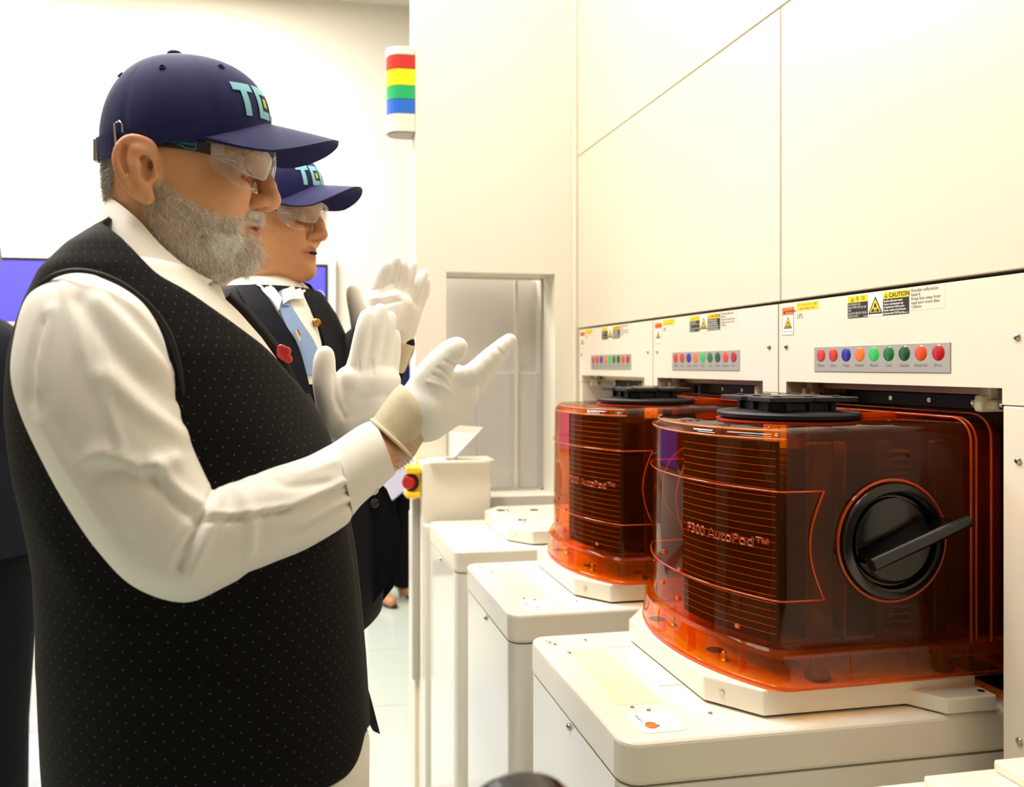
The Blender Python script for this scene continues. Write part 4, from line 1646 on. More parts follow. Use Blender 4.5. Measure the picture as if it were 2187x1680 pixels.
def skin_colour(local, base, warm, lips, hair, beard):
    """paint by place on the head: lips, ears, nose; grey hair and stubble areas"""
    def fn(c):
        p = local(c)
        n = len(p)
        col = np.tile(np.array(lin(base)), (n, 1))

        def blend(w, h):
            nonlocal col
            w = np.clip(w, 0, 1)[:, None]
            col = col * (1 - w) + np.array(lin(h)) * w

        def g(q, r):
            return np.exp(-(((p - np.asarray(q)) / np.asarray(r)) ** 2).sum(1))
        blend(.55 * g(L1(582, 432), (.016, .016, .016)), warm)
        for s in (-1, 1):
            cc = L1(498, 425) + np.array([0, s * .045, 0])
            blend(.35 * g(cc, (.03, .025, .022)), warm)
            ee = L1(300, 350, -.083)
            blend(.6 * g((ee[0], s * .095, ee[2] + .012), (.03, .014, .028)), warm)
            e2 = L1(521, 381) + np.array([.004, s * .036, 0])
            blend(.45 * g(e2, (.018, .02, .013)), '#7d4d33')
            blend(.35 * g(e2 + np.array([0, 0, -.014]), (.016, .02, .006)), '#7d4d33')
        lw = np.maximum.reduce([g(L1(545, 489), (.012, .018, .0055)), g(L1(541, 504), (.012, .018, .0075)), .8 * g(L1(525, 494) + np.array([0, -.018, 0]), (.012, .01, .006))])
        blend(1.3 * lw, lips)
        ml = g(L1(538, 495), (.016, .022, .0016))
        blend(1.2 * ml, '#4a2018')
        if hair:
            x, z = p[:, 0], p[:, 2]
            lim = L1(262, 350)[0]
            w = np.clip((lim + .010 - x + (z) * .10) / .012, 0, 1) * np.clip((z - L1(250, 425)[2]) / .012, 0, 1)
            w *= (np.abs(p[:, 1]) < .084)
            blend(.85 * w, hair)
            sb = g(L1(357, 345) + np.array([0, 0, 0]) * 0 + np.array([0, -.075, 0]), (.012, .03, .03))
            blend(.35 * sb, '#a98d76')
        if beard:
            jx = np.clip((p[:, 2] - L1(400, 462)[2]) / -.02, 0, 1)
            w = np.clip((beard_w(p) - .2) / .5, 0, 1)
            blend(.8 * w, '#cbb8a2')
        return col
    return fn


def beard_w(p):
    """how bearded a place on the head is (0..1)"""
    x, y, z = p[:, 0], np.abs(p[:, 1]), p[:, 2]
    # cheek line from the sideburn down to the moustache, in forward/up coordinates
    cx = np.array([L1(q, 400)[0] for q in (340, 365, 395, 430, 465, 500, 520, 560)])
    cz = np.array([L1(400, q)[2] for q in (330, 380, 415, 440, 462, 470, 466, 460)])
    top = np.interp(x, cx, cz)
    w = np.clip((top - z) / .010, 0, 1)
    jb = np.array([L1(q, 400)[0] for q in (335, 345, 352, 360, 400, 600)])
    # behind the jaw: bare skin
    back = np.interp(z, [L1(400, 600)[2], L1(400, 545)[2], L1(400, 480)[2], L1(400, 420)[2], L1(400, 330)[2]],
                     [L1(415, 400)[0], L1(372, 400)[0], L1(335, 400)[0], L1(337, 400)[0], L1(340, 400)[0]])
    w *= np.clip((x - back) / .010, 0, 1)
    lip = np.exp(-(((x - L1(530, 400)[0]) / .028) ** 2 + (y / .026) ** 2 + ((z - L1(400, 496)[2]) / .0095) ** 2) * 1.6)
    w *= np.clip(1 - 1.9 * lip, 0, 1)
    w *= y < .0775
    # nothing on the nose
    w *= (z < L1(400, 462)[2] + .001) | (x < L1(540, 400)[0])
    return w


def hair_strands(name, roots, dirs, lens, rad, cols, parent, curl=0.25):
    n = len(roots)
    rs = np.random.RandomState(3)
    segs = 3
    V, Fc, Cc = [], [], []
    t = rs.randn(n, 3)
    side = np.cross(dirs, t)
    side /= np.linalg.norm(side, axis=1)[:, None] + 1e-9
    bend = rs.randn(n, 3) * curl
    up = np.cross(dirs, side)
    for s in range(segs + 1):
        q = s / segs
        ctr = roots + dirs * (lens * q)[:, None] + bend * (lens * q * q)[:, None]
        r = rad * (1 - .75 * q)
        for k in range(3):
            a = 2 * math.pi * k / 3
            V.append(ctr + (side * math.cos(a) + up * math.sin(a)) * (r[:, None] if np.ndim(r) else r))
    V = np.stack(V, 1)                       # n, (segs+1)*3, 3
    m = (segs + 1) * 3
    pat = []
    for s in range(segs):
        for k in range(3):
            pat.append((s * 3 + k, s * 3 + (k + 1) % 3, (s + 1) * 3 + (k + 1) % 3, (s + 1) * 3 + k))
    pat = np.array(pat)
    F = (np.arange(n) * m)[:, None, None] + pat[None]
    me = pydata(name, V.reshape(-1, 3), F.reshape(-1, 4))
    a = me.color_attributes.new('Col', 'FLOAT_COLOR', 'POINT')
    c = np.repeat(np.concatenate([cols, np.ones((n, 1))], 1), m, axis=0)
    a.data.foreach_set('color', c.ravel())
    o = obj(name, me, M_hairg, parent, smooth=180)
    o['kind'] = 'stuff'
    return o


# ---- baseball cap -------------------------------------------------
def make_cap(place, rimc, tilt, a, b, H, L, drop, arch, parent, name='cap', detail=True, turn=0.0, rise=.030, zlogo=.029, roll=.14):
    """place: local head point -> world. rim ellipse a x b, crown height H, brim length L"""
    ct_, st_ = math.cos(tilt), math.sin(tilt)

    def W(p):
        p = np.asarray(p, float)
        x, y, z = p[..., 0], p[..., 1], p[..., 2]
        q = np.stack([rimc[0] + x * ct_ + z * -st_, rimc[1] + y - z * roll, rimc[2] + x * st_ + z * ct_ + y * roll], -1)
        return place(q)

    def crown(phi, psi, off=0.0):
        f = 0.5 + 0.5 * np.cos(phi)
        n = 2.0 + .55 * f ** 2
        hx = np.cos(psi) ** (2 / n)
        hz = np.sin(psi) ** (2 / (2.0 + .25 * f))
        seam = np.abs(((phi / (math.pi / 3)) + 0.5 * 0) % 1.0 - 0.5)      # 0.5 on a seam
        gr = -.0011 * np.exp(-((0.5 - seam) / .018) ** 2) + .0012 * (1 - (2 * seam) ** 2)
        k = 1 + (gr * np.cos(psi) + off) / a
        lean = -.010 * np.sin(psi) ** 2
        zr = rise * np.clip((np.cos(phi) - .35) / .65, 0, 1) ** 1.15
        return np.stack([a * np.cos(phi) * hx * k + lean, b * np.sin(phi) * hx * k, zr + (H - zr) * hz + off * np.sin(psi)], -1)
    nph, nps = 120, 26
    ph = np.linspace(0, 2 * math.pi, nph, endpoint=False)
    ps = np.linspace(0, math.pi / 2 * .995, nps)
    PH, PS = np.meshgrid(ph, ps)
    out = crown(PH, PS)
    # the rim drops a little at the back
    low = out[:1].copy()
    low[..., 2] -= .004 + .012 * np.clip(-np.cos(ph), 0, 1)[None] ** 1.5
    inn = low.copy()
    inn[..., :2] *= .965
    inn2 = crown(PH[:12], PS[:12], -.003)
    R = np.concatenate([inn2[::-1], inn, low, out])
    c = obj(name, rings_me(W(R), cap0=False, cap1=True), M_navy, parent, smooth=60)
    # peak: arched, in one piece with thickness
    nu, nv = 41, 15
    u = np.linspace(-1, 1, nu)
    v = np.linspace(0, 1, nv)
    Ug, Vg = np.meshgrid(u, v)
    phr = Ug * math.radians(72)
    xi, yi = a * np.cos(phr) * 1.0, b * np.sin(phr)
    ang = Ug * math.pi / 2
    wx = b * math.sin(math.radians(72))
    xo = a * math.cos(math.radians(72)) + (a * (1 - math.cos(math.radians(72))) + L) * np.abs(np.cos(ang)) ** .62
    yo = wx * 1.02 * np.sin(ang)
    x = xi + (xo - xi) * Vg
    y = yi + (yo - yi) * Vg
    zi = rise * np.clip((np.cos(phr) - .35) / .65, 0, 1) ** 1.15
    zc = rise * np.abs(np.cos(ang)) ** 1.2
    z = zi * (1 - Vg) + zc * Vg - .001 - drop * np.clip((x - a * .55) / (L + a * .45), 0, 1.2) ** 1.25 - arch * (np.abs(y) / wx) ** 2 * np.clip((x - a * math.cos(math.radians(72))) / (.55 * (a * .69 + L)), 0, 1) ** .7 + .002
    P = W(np.stack([x, y, z], -1))
    me = grid_me(P, .0032)
    pk = obj('brim', me, M_navy, c, smooth=50)
    if detail:
        for q in (.35, .5, .65, .8, .93):
            zz = np.stack([x, y, z + .0004], -1)
            k = int(round(q * (nv - 1)))
            obj('stitch_row', tube_me(W(zz[k, 2:-2]), .00045, 4), M_navy, c, smooth=180)
    top = crown(np.array(0.0), np.array(math.pi / 2 * .999))
    obj('top_button', sphere_me(W(top + np.array([0, 0, .001])), (.009, .009, .0048), 16, 8), M_navy, c)
    if detail:
        for pp in (math.radians(-38), math.radians(-92), math.radians(38), math.radians(92), math.radians(-150), math.radians(150)):
            q = crown(np.array(pp), np.array(math.radians(47)), .0008)
            q2 = crown(np.array(pp + .05), np.array(math.radians(47)), .0008)
            q3 = crown(np.array(pp), np.array(math.radians(51)), .0008)
            n_ = np.cross(q2 - q, q3 - q)
            n_ /= np.linalg.norm(n_)
            e1 = (q2 - q) / np.linalg.norm(q2 - q)
            e2 = np.cross(n_, e1)
            ring = [W(q + (e1 * math.cos(t) + e2 * math.sin(t)) * .0030) for t in np.linspace(0, 6.283, 12, endpoint=False)]
            obj('eyelet', tube_me(ring, .0009, 5, closed=True), M_navy, c, smooth=180)
    # front lettering, stitched on the crown
    def patch(rects, m, nm):
        mb = MB()
        for pts in rects:
            (x0, x1, y0, y1, sl) = pts
            k = 6
            g0 = []
            for j in range(k + 1):
                for i in range(k + 1):
                    hgt = y0 + (y1 - y0) * j / k
                    s = x0 + (x1 - x0) * i / k + sl * 0
                    phi = .84 * s / (.5 * (a + b)) - turn
                    g0.append((phi, hgt))
            A = np.array(g0)
            zr_ = rise * np.clip((np.cos(A[:, 0]) - .35) / .65, 0, 1) ** 1.15
            hz = (A[:, 1] - zr_) / (H - zr_)
            psi = np.arcsin(np.clip(hz, 0, .98) ** ((2.25) / 2))
            Q = W(crown(A[:, 0], psi, .0012)).reshape(k + 1, k + 1, 3)
            me = grid_me(Q, 0)
            v_, f_ = m_vf(me)
            mb.add(v_, f_)
        obj(nm, mb.mesh(), m, c)
    s = .035
    z0, z1 = zlogo, zlogo + .035
    st = .0085
    hh = z1 - z0
    rT = [(-.0535, -.0215, z1 - st, z1, 0), (-.0425, -.0325, z0, z1 - st, 0)]
    rE = [(-.0165, -.007, z0, z1, 0), (-.007, .0125, z1 - st, z1, 0), (-.007, .0125, z0, z0 + st, 0)]
    rL = [(.0185, .028, z0, z1, 0), (.028, .0485, z0, z0 + st, 0)]
    patch(rT + rE + rL, M_logo, 'logo_letters')
    patch([(-.002, .0075, z0 + hh * .36, z0 + hh * .64, 0)], M_logo_g, 'logo_square')
    return c, W, crown


# ---- clear safety glasses ------------------------------------------
def make_glasses(place, parent, oy=0.0):
    e = obj('safety_glasses', None, None, parent) if False else None
    zc = L1(530, 362)[2]
    xf = L1(588, 362)[0]
    # wrap-around front: arc in plan with a notch over the nose
    m, k = 49, 12
    ph = np.linspace(-1, 1, m)
    ax_, by = .064, .073
    top = L1(540, 331)[2]
    bot = L1(540, 402)[2]
    rows = []
    for j in range(k):
        q = j / (k - 1)
        row = []
        for t in ph:
            th = t * math.radians(84)
            x = xf - ax_ + ax_ * math.cos(th) ** .75
            y = by * math.sin(th)
            lowz = bot + (.030 * math.exp(-(y / .0135) ** 2)) + .020 * max(0, abs(t) - .55) ** 1.2 * 2.2
            hiz = top - .004 * abs(t) ** 3
            z = hiz + (lowz - hiz) * q
            row.append((x - .006 * q * q, y, z))
        rows.append(row)
    P = place(np.array(rows))
    g = obj('safety_glasses', grid_me(P, .0022), M_lens, parent, smooth=60)
    rim = np.concatenate([P[0], P[1:-1, -1], P[-1][::-1], P[1:-1, 0][::-1]])
    obj('lens_rim', tube_me(rim, .0012, 6, closed=True), M_lensedge, g, smooth=180)
    for jj in (8, m - 9):
        obj('lens_corner', tube_me(P[:, jj], .0012, 6), M_lensedge, g, smooth=180)
    for s in (-1, 1):
        def T(px, py, l):
            p = L1(px, py, -.076)
            return place(np.array([p[0] + .009, s * l, p[2]]))
        path = catmull([T(335, 310, .080), T(370, 313, .0815), T(415, 318, .081), T(455, 325, .0795)], 4)
        v, f = [], []
        wd = np.linspace(.0028, .0062, len(path))
        rings = []
        for p, w in zip(path, wd):
            rings.append([p + np.array([0, -.0016, w]), p + np.array([0, .0016, w]), p + np.array([0, .0016, -w]), p + np.array([0, -.0016, -w])])
        arm = obj('temple_arm', rings_me(np.array(rings)), M_gstem, g, smooth=30)
        ln_ = []
        off = place(np.array([0, s * .003, 0])) - place(np.array([0, 0, 0]))
        for q in ([T(345, 308, .080), T(395, 312, .0815), T(418, 316, .081), T(424, 314, .081), T(424, 327, .081), T(404, 324, .081), T(394, 317, .081), T(345, 312, .080)],):
            obj('teal_inlay', tube_me([p + off * .55 for p in q], .0008, 5, closed=True), M_teal, g, smooth=30)
        hb = T(470, 327, .078)
        obj('hinge_block', box_c(hb, (.007, .002, .006)), M_lensedge, g)
        obj('side_shield', grid_me(np.array([[T(455, 333, .078), T(485, 335, .0765), T(520, 336, .070)], [T(452, 352, .077), T(486, 362, .0765), T(517, 365, .069)], [T(466, 372, .075), T(490, 385, .074), T(513, 392, .067)]]), .0015), M_lens, g, smooth=60)
        obj('shield_edge', tube_me([T(462, 345, .0785), T(490, 346, .0775), T(508, 351, .074)], .0011, 5), M_lensedge, g, smooth=180)
        obj('shield_edge', tube_me([T(490, 386, .0755), T(508, 398, .070), T(540, 404, .058)], .0011, 5), M_lensedge, g, smooth=180)
    return g


def box_c(c, s):
    return box_me(c[0] - s[0], c[0] + s[0], c[1] - s[1], c[1] + s[1], c[2] - s[2], c[2] + s[2], min(s) * .3)


# ---- lofted torso ---------------------------------------------------
def torso_rings(rows, yc, n=72, e=2.4, grow=0.0, shear=0.0):
    """rows: (z, x back, x front, half width); superellipse rings"""
    out = []
    th = np.linspace(0, 2 * math.pi, n, endpoint=False)
    for z, xb, xf, w in rows:
        c, a = (xb + xf) / 2, (xf - xb) / 2 + grow
        cs, sn = np.cos(th), np.sin(th)
        x = c + a * np.sign(cs) * np.abs(cs) ** (2 / e)
        y = yc + (w + grow) * np.sign(sn) * np.abs(sn) ** (2 / e)
        out.append(np.stack([x, y, np.full(n, z)], 1))
    return np.array(out)


def pair_rings(pairs, Ys, rd, n=48, sub=5, e=2.15):
    """sleeve-like skin: each section joins two outline pixels at depth Ys, half thickness rd"""
    C, A, B = [], [], []
    for (Lp, Rp), Yc, r in zip(pairs, Ys, rd):
        p, q = U(Lp[0], Lp[1], Yc), U(Rp[0], Rp[1], Yc)
        C.append((p + q) / 2)
        A.append((q - p) / 2)
        B.append(np.array([0, r, 0]))
    C, A, B = catmull(C, sub), catmull(A, sub), catmull(B, sub)
    th = np.linspace(0, 2 * math.pi, n, endpoint=False)
    cs, sn = np.cos(th), np.sin(th)
    cs = np.sign(cs) * np.abs(cs) ** (2 / e)
    sn = np.sign(sn) * np.abs(sn) ** (2 / e)
    return C[:, None] + A[:, None] * cs[None, :, None] + B[:, None] * sn[None, :, None]


def interp_rows(zs, back, front, wid):
    b = np.array(sorted([(p[2], p[0]) for p in back]))
    f = np.array(sorted([(p[2], p[0]) for p in front]))
    w = np.array(sorted(wid))
    return [(z, np.interp(z, b[:, 0], b[:, 1]), np.interp(z, f[:, 0], f[:, 1]), np.interp(z, w[:, 0], w[:, 1])) for z in zs]


def hand_field(palm, fingers, thumb, h=.0018, k=.005, pad=.03):
    """palm: list of (a, b, ra, rb) cones; fingers: list of (points, radii)"""
    pts = np.concatenate([np.array([c[0] for c in palm] + [c[1] for c in palm])] + [np.array(f[0]) for f in fingers + [thumb]])
    F = Field(pts.min(0) - pad, pts.max(0) + pad, h)
    for a, b, ra, rb in palm:
        F.cone(a, b, ra, rb, .012)
    for P, R in fingers:
        G = Field(F.lo, F.lo + F.h * (F.n - 1), F.h) if False else F
        P2 = catmull(P, 3)
        R2 = np.interp(np.linspace(0, 1, len(P2)), np.linspace(0, 1, len(R)), R)
        F.chain(P2, list(R2), k)
    P2 = catmull(thumb[0], 3)
    R2 = np.interp(np.linspace(0, 1, len(P2)), np.linspace(0, 1, len(thumb[1])), thumb[1])
    F.chain(P2, list(R2), .007)
    return F
# ------------------------------------------------------------------ the bearded man
YAW1 = math.radians(-7)
CY1, SY1 = math.cos(YAW1), math.sin(YAW1)


def p1(q):
    q = np.asarray(q, float)
    return np.stack([q[..., 0] * CY1 - q[..., 1] * SY1, q[..., 0] * SY1 + q[..., 1] * CY1, q[..., 2]], -1) + EO


def p1_inv(c):
    q = np.asarray(c, float) - EO
    return np.stack([q[..., 0] * CY1 + q[..., 1] * SY1, -q[..., 0] * SY1 + q[..., 1] * CY1, q[..., 2]], -1)


def d1(v):
    return p1(v) - EO



def rows_of(pix, Y):
    return [U(x, y, Y) for x, y in pix]


T_BACK = rows_of([(232, 482), (205, 500), (150, 540), (98, 590), (66, 650), (44, 710), (32, 760), (26, 820), (25, 880), (30, 950), (40, 1020), (55, 1080), (70, 1150), (80, 1210), (85, 1300), (88, 1400), (92, 1500), (97, 1600), (104, 1690), (108, 1740)], Y0 - .05)
T_FRONT = rows_of([(420, 560), (452, 600), (470, 620), (514, 660), (551, 700), (592, 750), (618, 800), (642, 850), (682, 930), (704, 1000), (730, 1130), (741, 1200), (750, 1290), (760, 1400), (766, 1500), (768, 1560), (766, 1620), (764, 1700), (762, 1760)], Y0)
Z = lambda y, Y=Y0: U(500, y, Y)[2]
T_WID = [(1.482, .050), (1.468, .070), (1.455, .100), (1.440, .128), (1.420, .150), (1.395, .168), (1.36, .182), (1.31, .195), (1.25, .202), (1.18, .200), (1.10, .198), (1.02, .200), (.92, .203), (.80, .205), (.74, .205)]
zs = list(np.linspace(.765, .93, 42)) + list(np.linspace(.945, 1.26, 24)) + list(np.linspace(1.266, 1.474, 46))
ROWS = interp_rows(zs, T_BACK, T_FRONT, T_WID)


def arm_core(pts, rad):
    F = Field(np.min(pts, 0) - .09, np.max(pts, 0) + .09, .006)
    F.chain(pts, rad, .01)
    return F.mesh('arm', 1)


# body: head, neck, trunk, arms, legs as one surface
SH_R, EL_R, WR_R = U(185, 690, .80), U(395, 1165, .775), U(838, 945, .872)
HD_R = U(905, 868, .885)
SH_L, EL_L, WR_L = np.array([U(230, 690, Y0)[0], Y0 + .165, 1.37]), np.array([U(420, 1150, 1.13)[0], 1.135, 1.10]), U(722, 952, 1.085)
HD_L = U(770, 870, 1.072)
core = rings_me(torso_rings(interp_rows(np.linspace(.80, 1.375, 30), T_BACK, T_FRONT, T_WID), Y0, 40, 2.2, grow=-.022))
legs = []
hipx = (ROWS[9][1] + ROWS[9][2]) / 2 + .0
for s in (-1, 1):
    P = [(hipx, Y0 + s * .085, .86), (hipx + .01, Y0 + s * .09, .47), (hipx - .02, Y0 + s * .095, .10), (hipx - .02, Y0 + s * .095, .05), (hipx + .13, Y0 + s * .105, .035)]
    legs.append(arm_core(np.array(P), [.085, .058, .040, .040, .030]))
arms = [arm_core(np.array([SH_R, EL_R, U(655, 1072, .815), U(790, 978, .858), WR_R, HD_R]), [.040, .034, .030, .028, .0265, .024]),
        arm_core(np.array([SH_L, EL_L, WR_L, HD_L]), [.040, .036, .025, .019])]
hd = HEAD_ME.copy()
hd.transform(Matrix.Translation(Vector(EO)) @ Matrix.Rotation(YAW1, 4, 'Z'))
body = union_me([hd, core] + arms + legs)
man = obj('person', body, M_skin, None, smooth=180)
tag(man, 'grey bearded man in black pin dot vest and white gloves, clapping beside the orange pods', 'person', 'people')
vcol(body, skin_colour(p1_inv, '#DDA374', '#D98A60', '#A8655A', '#8f877c', True))

# eyes: a slit of white under the lowered lids
for s in (-1, 1):
    ec = p1(L1(521, 381) + np.array([.0045, s * .034, -.0008]))
    ey_ = obj('eyeball', sphere_me(ec, (.0108, .0115, .0108), 18, 12), M_eye, man, smooth=180)
    obj('lashes', tube_me(catmull([ec + np.array([.0095, -s * .011, -.0050]), ec + np.array([.0125, 0, -.0058]), ec + np.array([.0075, s * .0125, -.0040])], 4), .0008, 5), M_lash, ey_)
# eyebrows, hair at the nape, beard and moustache
hv, hn = coords(HEAD_ME), normals(HEAD_ME)
rs = np.random.RandomState(11)


def pick(w, n, hv=hv):
    w = np.clip(w, 0, None)
    i = rs.choice(len(w), n, p=w / w.sum())
    return i


# nape hair
x, z = hv[:, 0], hv[:, 2]
w = (x < L1(258, 350)[0] + .012 + z * .10) & (z > L1(240, 428)[2]) & (z < L1(240, 318)[2]) & (np.abs(hv[:, 1]) < .083)
i = pick(w.astype(float), 3200)
d = hn[i] * .45 + np.array([-.15, 0, -1.0]) + rs.randn(len(i), 3) * .15
d /= np.linalg.norm(d, axis=1)[:, None]
cc = np.array(lin('#D2CBC0'))[None] * (.6 + .55 * rs.rand(len(i), 1))
hair_strands('nape_hair', p1(hv[i] - hn[i] * .001), d1(d), .006 + .005 * rs.rand(len(i)), .00035, cc, man, .15)
# eyebrows
for s in (-1, 1):
    bx = L1(552, 343)
    q = ((hv - np.array([bx[0] - .002, s * .030, bx[2] + .001])) / np.array([.022, .021, .0042])) ** 2
    w = np.exp(-q.sum(1) * 1.6)
    i = pick(w, 330)
    d = hn[i] * .5 + np.array([.0, s * 1.0, -.1]) + rs.randn(len(i), 3) * .2
    d /= np.linalg.norm(d, axis=1)[:, None]
    hair_strands('eyebrow', p1(hv[i]), d1(d), .007 + .004 * rs.rand(len(i)), .0003, np.array(lin('#8d857b'))[None] * (.5 + .7 * rs.rand(len(i), 1)), man)

# beard volume around the jaw and chin
BF = Field(L1(330, 640) + np.array([0, -.09, 0]), L1(600, 440) + np.array([0, .09, 0]), .0022)
BF.chain([L1(494, 522) + np.array([0, -.018, 0]), L1(498, 528), L1(494, 522) + np.array([0, .018, 0])], [.0185, .021, .0185], .01)
BF.chain([L1(474, 540) + np.array([0, -.022, 0]), L1(478, 545), L1(474, 540) + np.array([0, .022, 0])], [.0135, .0135, .0135], .012)
for s in (-1, 1):
    def BB(px, py, l):
        return L1(px, py) + np.array([0, s * l, 0])
    BF.chain([BB(494, 524, .024), BB(462, 515, .038), BB(420, 497, .049), BB(382, 474, .055)], [.0185, .017, .014, .009], .012)
    BF.chain([BB(470, 545, .024), BB(432, 528, .038), BB(394, 505, .048)], [.0145, .0145, .011], .012)
    # moustache
    BF.chain([BB(553, 469, .004), BB(540, 470, .014), BB(522, 474, .024), BB(503, 484, .032), BB(492, 505, .036)], [.0058, .0060, .0054, .0046, .004], .004)
BF.custom(lambda x, y, z: np.sqrt(((x - L1(548, 498)[0]) / .042) ** 2 + (y / .036) ** 2 + ((z - L1(500, 498)[2]) / .0125) ** 2) * .01 - .01, .004, 'sub')
bme = BF.mesh('beard', 1)
bv, bn = coords(bme), normals(bme)
bme2 = bme.copy()
bme2.transform(Matrix.Translation(Vector(EO)) @ Matrix.Rotation(YAW1, 4, 'Z'))
M_beard = mat('beard_base', '#B9A793', 0.8, attr='Col', bump=(420, 0.9, .003))


def beard_col(p):
    """whiter towards the chin and moustache, browner on the cheek"""
    t = np.clip((p[:, 0] - L1(370, 500)[0]) / (L1(510, 500)[0] - L1(370, 500)[0]), 0, 1)[:, None]
    lo = np.clip((L1(400, 535)[2] - p[:, 2]) / .03, 0, 1)[:, None] * .5
    t = np.clip(t + lo, 0, 1)
    return np.array(lin('#EFE5D8')) * (1 - t) + np.array(lin('#FFFBF4')) * t


vcol(bme2, lambda c: beard_col(p1_inv(c)))
beard = obj('beard', bme2, M_beard, man, smooth=180)


def comb(p, nrm):
    fl = np.stack([.35 + 0 * p[:, 0], 0 * p[:, 0], -1 + 0 * p[:, 0]], 1)
    t = fl - nrm * (fl * nrm).sum(1)[:, None]
    t /= np.linalg.norm(t, axis=1)[:, None] + 1e-6
    return t


wv_ = np.where(bv[:, 2] > L1(500, 485)[2], 3.0, 1.0) * (bv[:, 2] < L1(500, 458)[2])
wv_ = wv_ * (1 - np.exp(-(((bv[:, 2] - L1(500, 497)[2]) / .0075) ** 2)) * (bv[:, 0] > L1(492, 500)[0]))
i = pick(wv_, 11000)
d = bn[i] * .34 + comb(bv[i], bn[i]) * .9 + rs.randn(len(i), 3) * .24
d /= np.linalg.norm(d, axis=1)[:, None]
ch = np.clip((bv[i, 0] - L1(430, 500)[0]) / .05, 0, 1)
ln_ = (.0060 + .0045 * ch) * (.6 + .7 * rs.rand(len(i)))
up_ = bv[i, 2] > L1(500, 492)[2]
ln_ = np.where(up_, ln_ * .5, ln_)
tip_ = bv[i] + d * ln_[:, None]
ok_ = ~((tip_[:, 0] > L1(494, 500)[0]) & (np.abs(tip_[:, 1]) < .036) & (tip_[:, 2] < L1(500, 483.5)[2]) & (tip_[:, 2] > L1(500, 511)[2]))
i, d, ln_ = i[ok_], d[ok_], ln_[ok_]
cc = beard_col(bv[i]) * (.75 + .6 * rs.rand(len(i), 1) ** .8)
hair_strands('beard_hair', p1(bv[i] - bn[i] * .0012), d1(d), ln_, .00050, cc, man, .35)
w = beard_w(hv)
w = w * (1 - .6 * np.clip((hv[:, 2] - L1(400, 470)[2]) / .05, 0, 1))
i = pick(w, 8500)
d = hn[i] * .25 + comb(hv[i], hn[i]) + rs.randn(len(i), 3) * .22
d /= np.linalg.norm(d, axis=1)[:, None]
hgt = np.clip((hv[i, 2] - L1(400, 470)[2]) / .05, 0, 1)
tip_ = hv[i] + d * .005
ok_ = ~((tip_[:, 0] > L1(496, 500)[0]) & (np.abs(tip_[:, 1]) < .034) & (tip_[:, 2] < L1(500, 484)[2]) & (tip_[:, 2] > L1(500, 510)[2]))
i, d, hgt = i[ok_], d[ok_], hgt[ok_]
cc = (beard_col(hv[i]) * (1 - .15 * hgt[:, None])) * (.6 + .7 * rs.rand(len(i), 1))
hair_strands('cheek_hair', p1(hv[i] - hn[i] * .0008), d1(d), (.0080 - .0040 * hgt) * (.6 + .8 * rs.rand(len(i))), .00046, cc, man, .35)

# cap and glasses
ra, rb_ = L1(219, 326), L1(582, 273)
ctr = (ra + rb_) / 2
ctr[2] = CAMZ + .252 - EO[2]
tilt = .02
cap_a = (rb_ - ra)[0] / 2
topz = L1(395, 116)
Hc = -.009 + abs((topz - ctr)[2] * math.cos(tilt) - (topz - ctr)[0] * math.sin(tilt))
cap1, capW, capC = make_cap(p1, ctr, tilt, cap_a, .0865, Hc, .078, .026, .016, man, turn=.25)
cap1['label'] = 'navy cap with pale blue lettering'
# strap and buckle at the back
sp = []
for ang in np.linspace(math.radians(205), math.radians(250), 10):
    q = capC(np.array(ang), np.array(.03), .0016)
    sp.append((capW(q + np.array([0, 0, .004])), capW(q + np.array([0, 0, -.020]))))
obj('strap', grid_me(np.array([[a for a, b in sp], [b for a, b in sp]]), .0025), M_navy, cap1)
bk = []
for (dx, dz) in ((0, .010), (.0035, .012), (.005, .009), (.005, -.018), (.003, -.021), (0, -.020)):
    q = capC(np.array(math.radians(238)), np.array(.06), .004)
    bk.append(capW(q + np.array([dx * 1.6 - .004, 0, dz])))
obj('buckle', tube_me(bk, .0011, 6, closed=True), M_steel, cap1, smooth=180)
bk2 = capW(capC(np.array(math.radians(207)), np.array(.03), .004) + np.array([0, 0, -.010]))
obj('buckle_clasp', box_c(bk2, (.0025, .006, .012)), M_steel, cap1)
gl1 = make_glasses(p1, man)

# ---- vest: trunk shell with neck opening and cut-away corners
NE = 168
vest_r = torso_rings(ROWS, Y0, NE, 2.1, grow=.004)
vm = rings_me(vest_r, False, False, uv=True)
bm = bmesh.new()
bm.from_mesh(vm)
NB, NTIP = Z(496, Y0 - .08), U(606, 842, Y0)[2]


VE = np.array(sorted([(lambda q: (q[2], q[0]))(U(x, y, Y0 - l)) for x, y, l in ((232, 492, .09), (285, 535, .10), (335, 590, .11), (388, 648, .11), (440, 705, .11), (500, 770, .10), (560, 822, .07), (606, 850, .02))]))[:, ::-1]


def in_vee(c):
    t = (c.z - NTIP) / (NB - NTIP)
    if t < 0:
        return False
    return abs(c.y - Y0) < .20 * min(1, t) ** .55 and (c.x > np.interp(c.z, VE[:, 1], VE[:, 0]) or c.z > 1.462)


def cut(c):
    # rounded lower front corners
    a, b = proj(np.array(c))
    if c.y > Y0 + .01:
        return b > 1520 and a > 560
    return b > 1560 and a > np.interp(b, [1560, 1600, 1625, 1650, 1680, 1720, 1800], [772, 765, 757, 742, 690, 540, 250])


kill = [f for f in bm.faces if in_vee(f.calc_center_median()) or cut(f.calc_center_median())]
bmesh.ops.delete(bm, geom=kill, context='FACES')
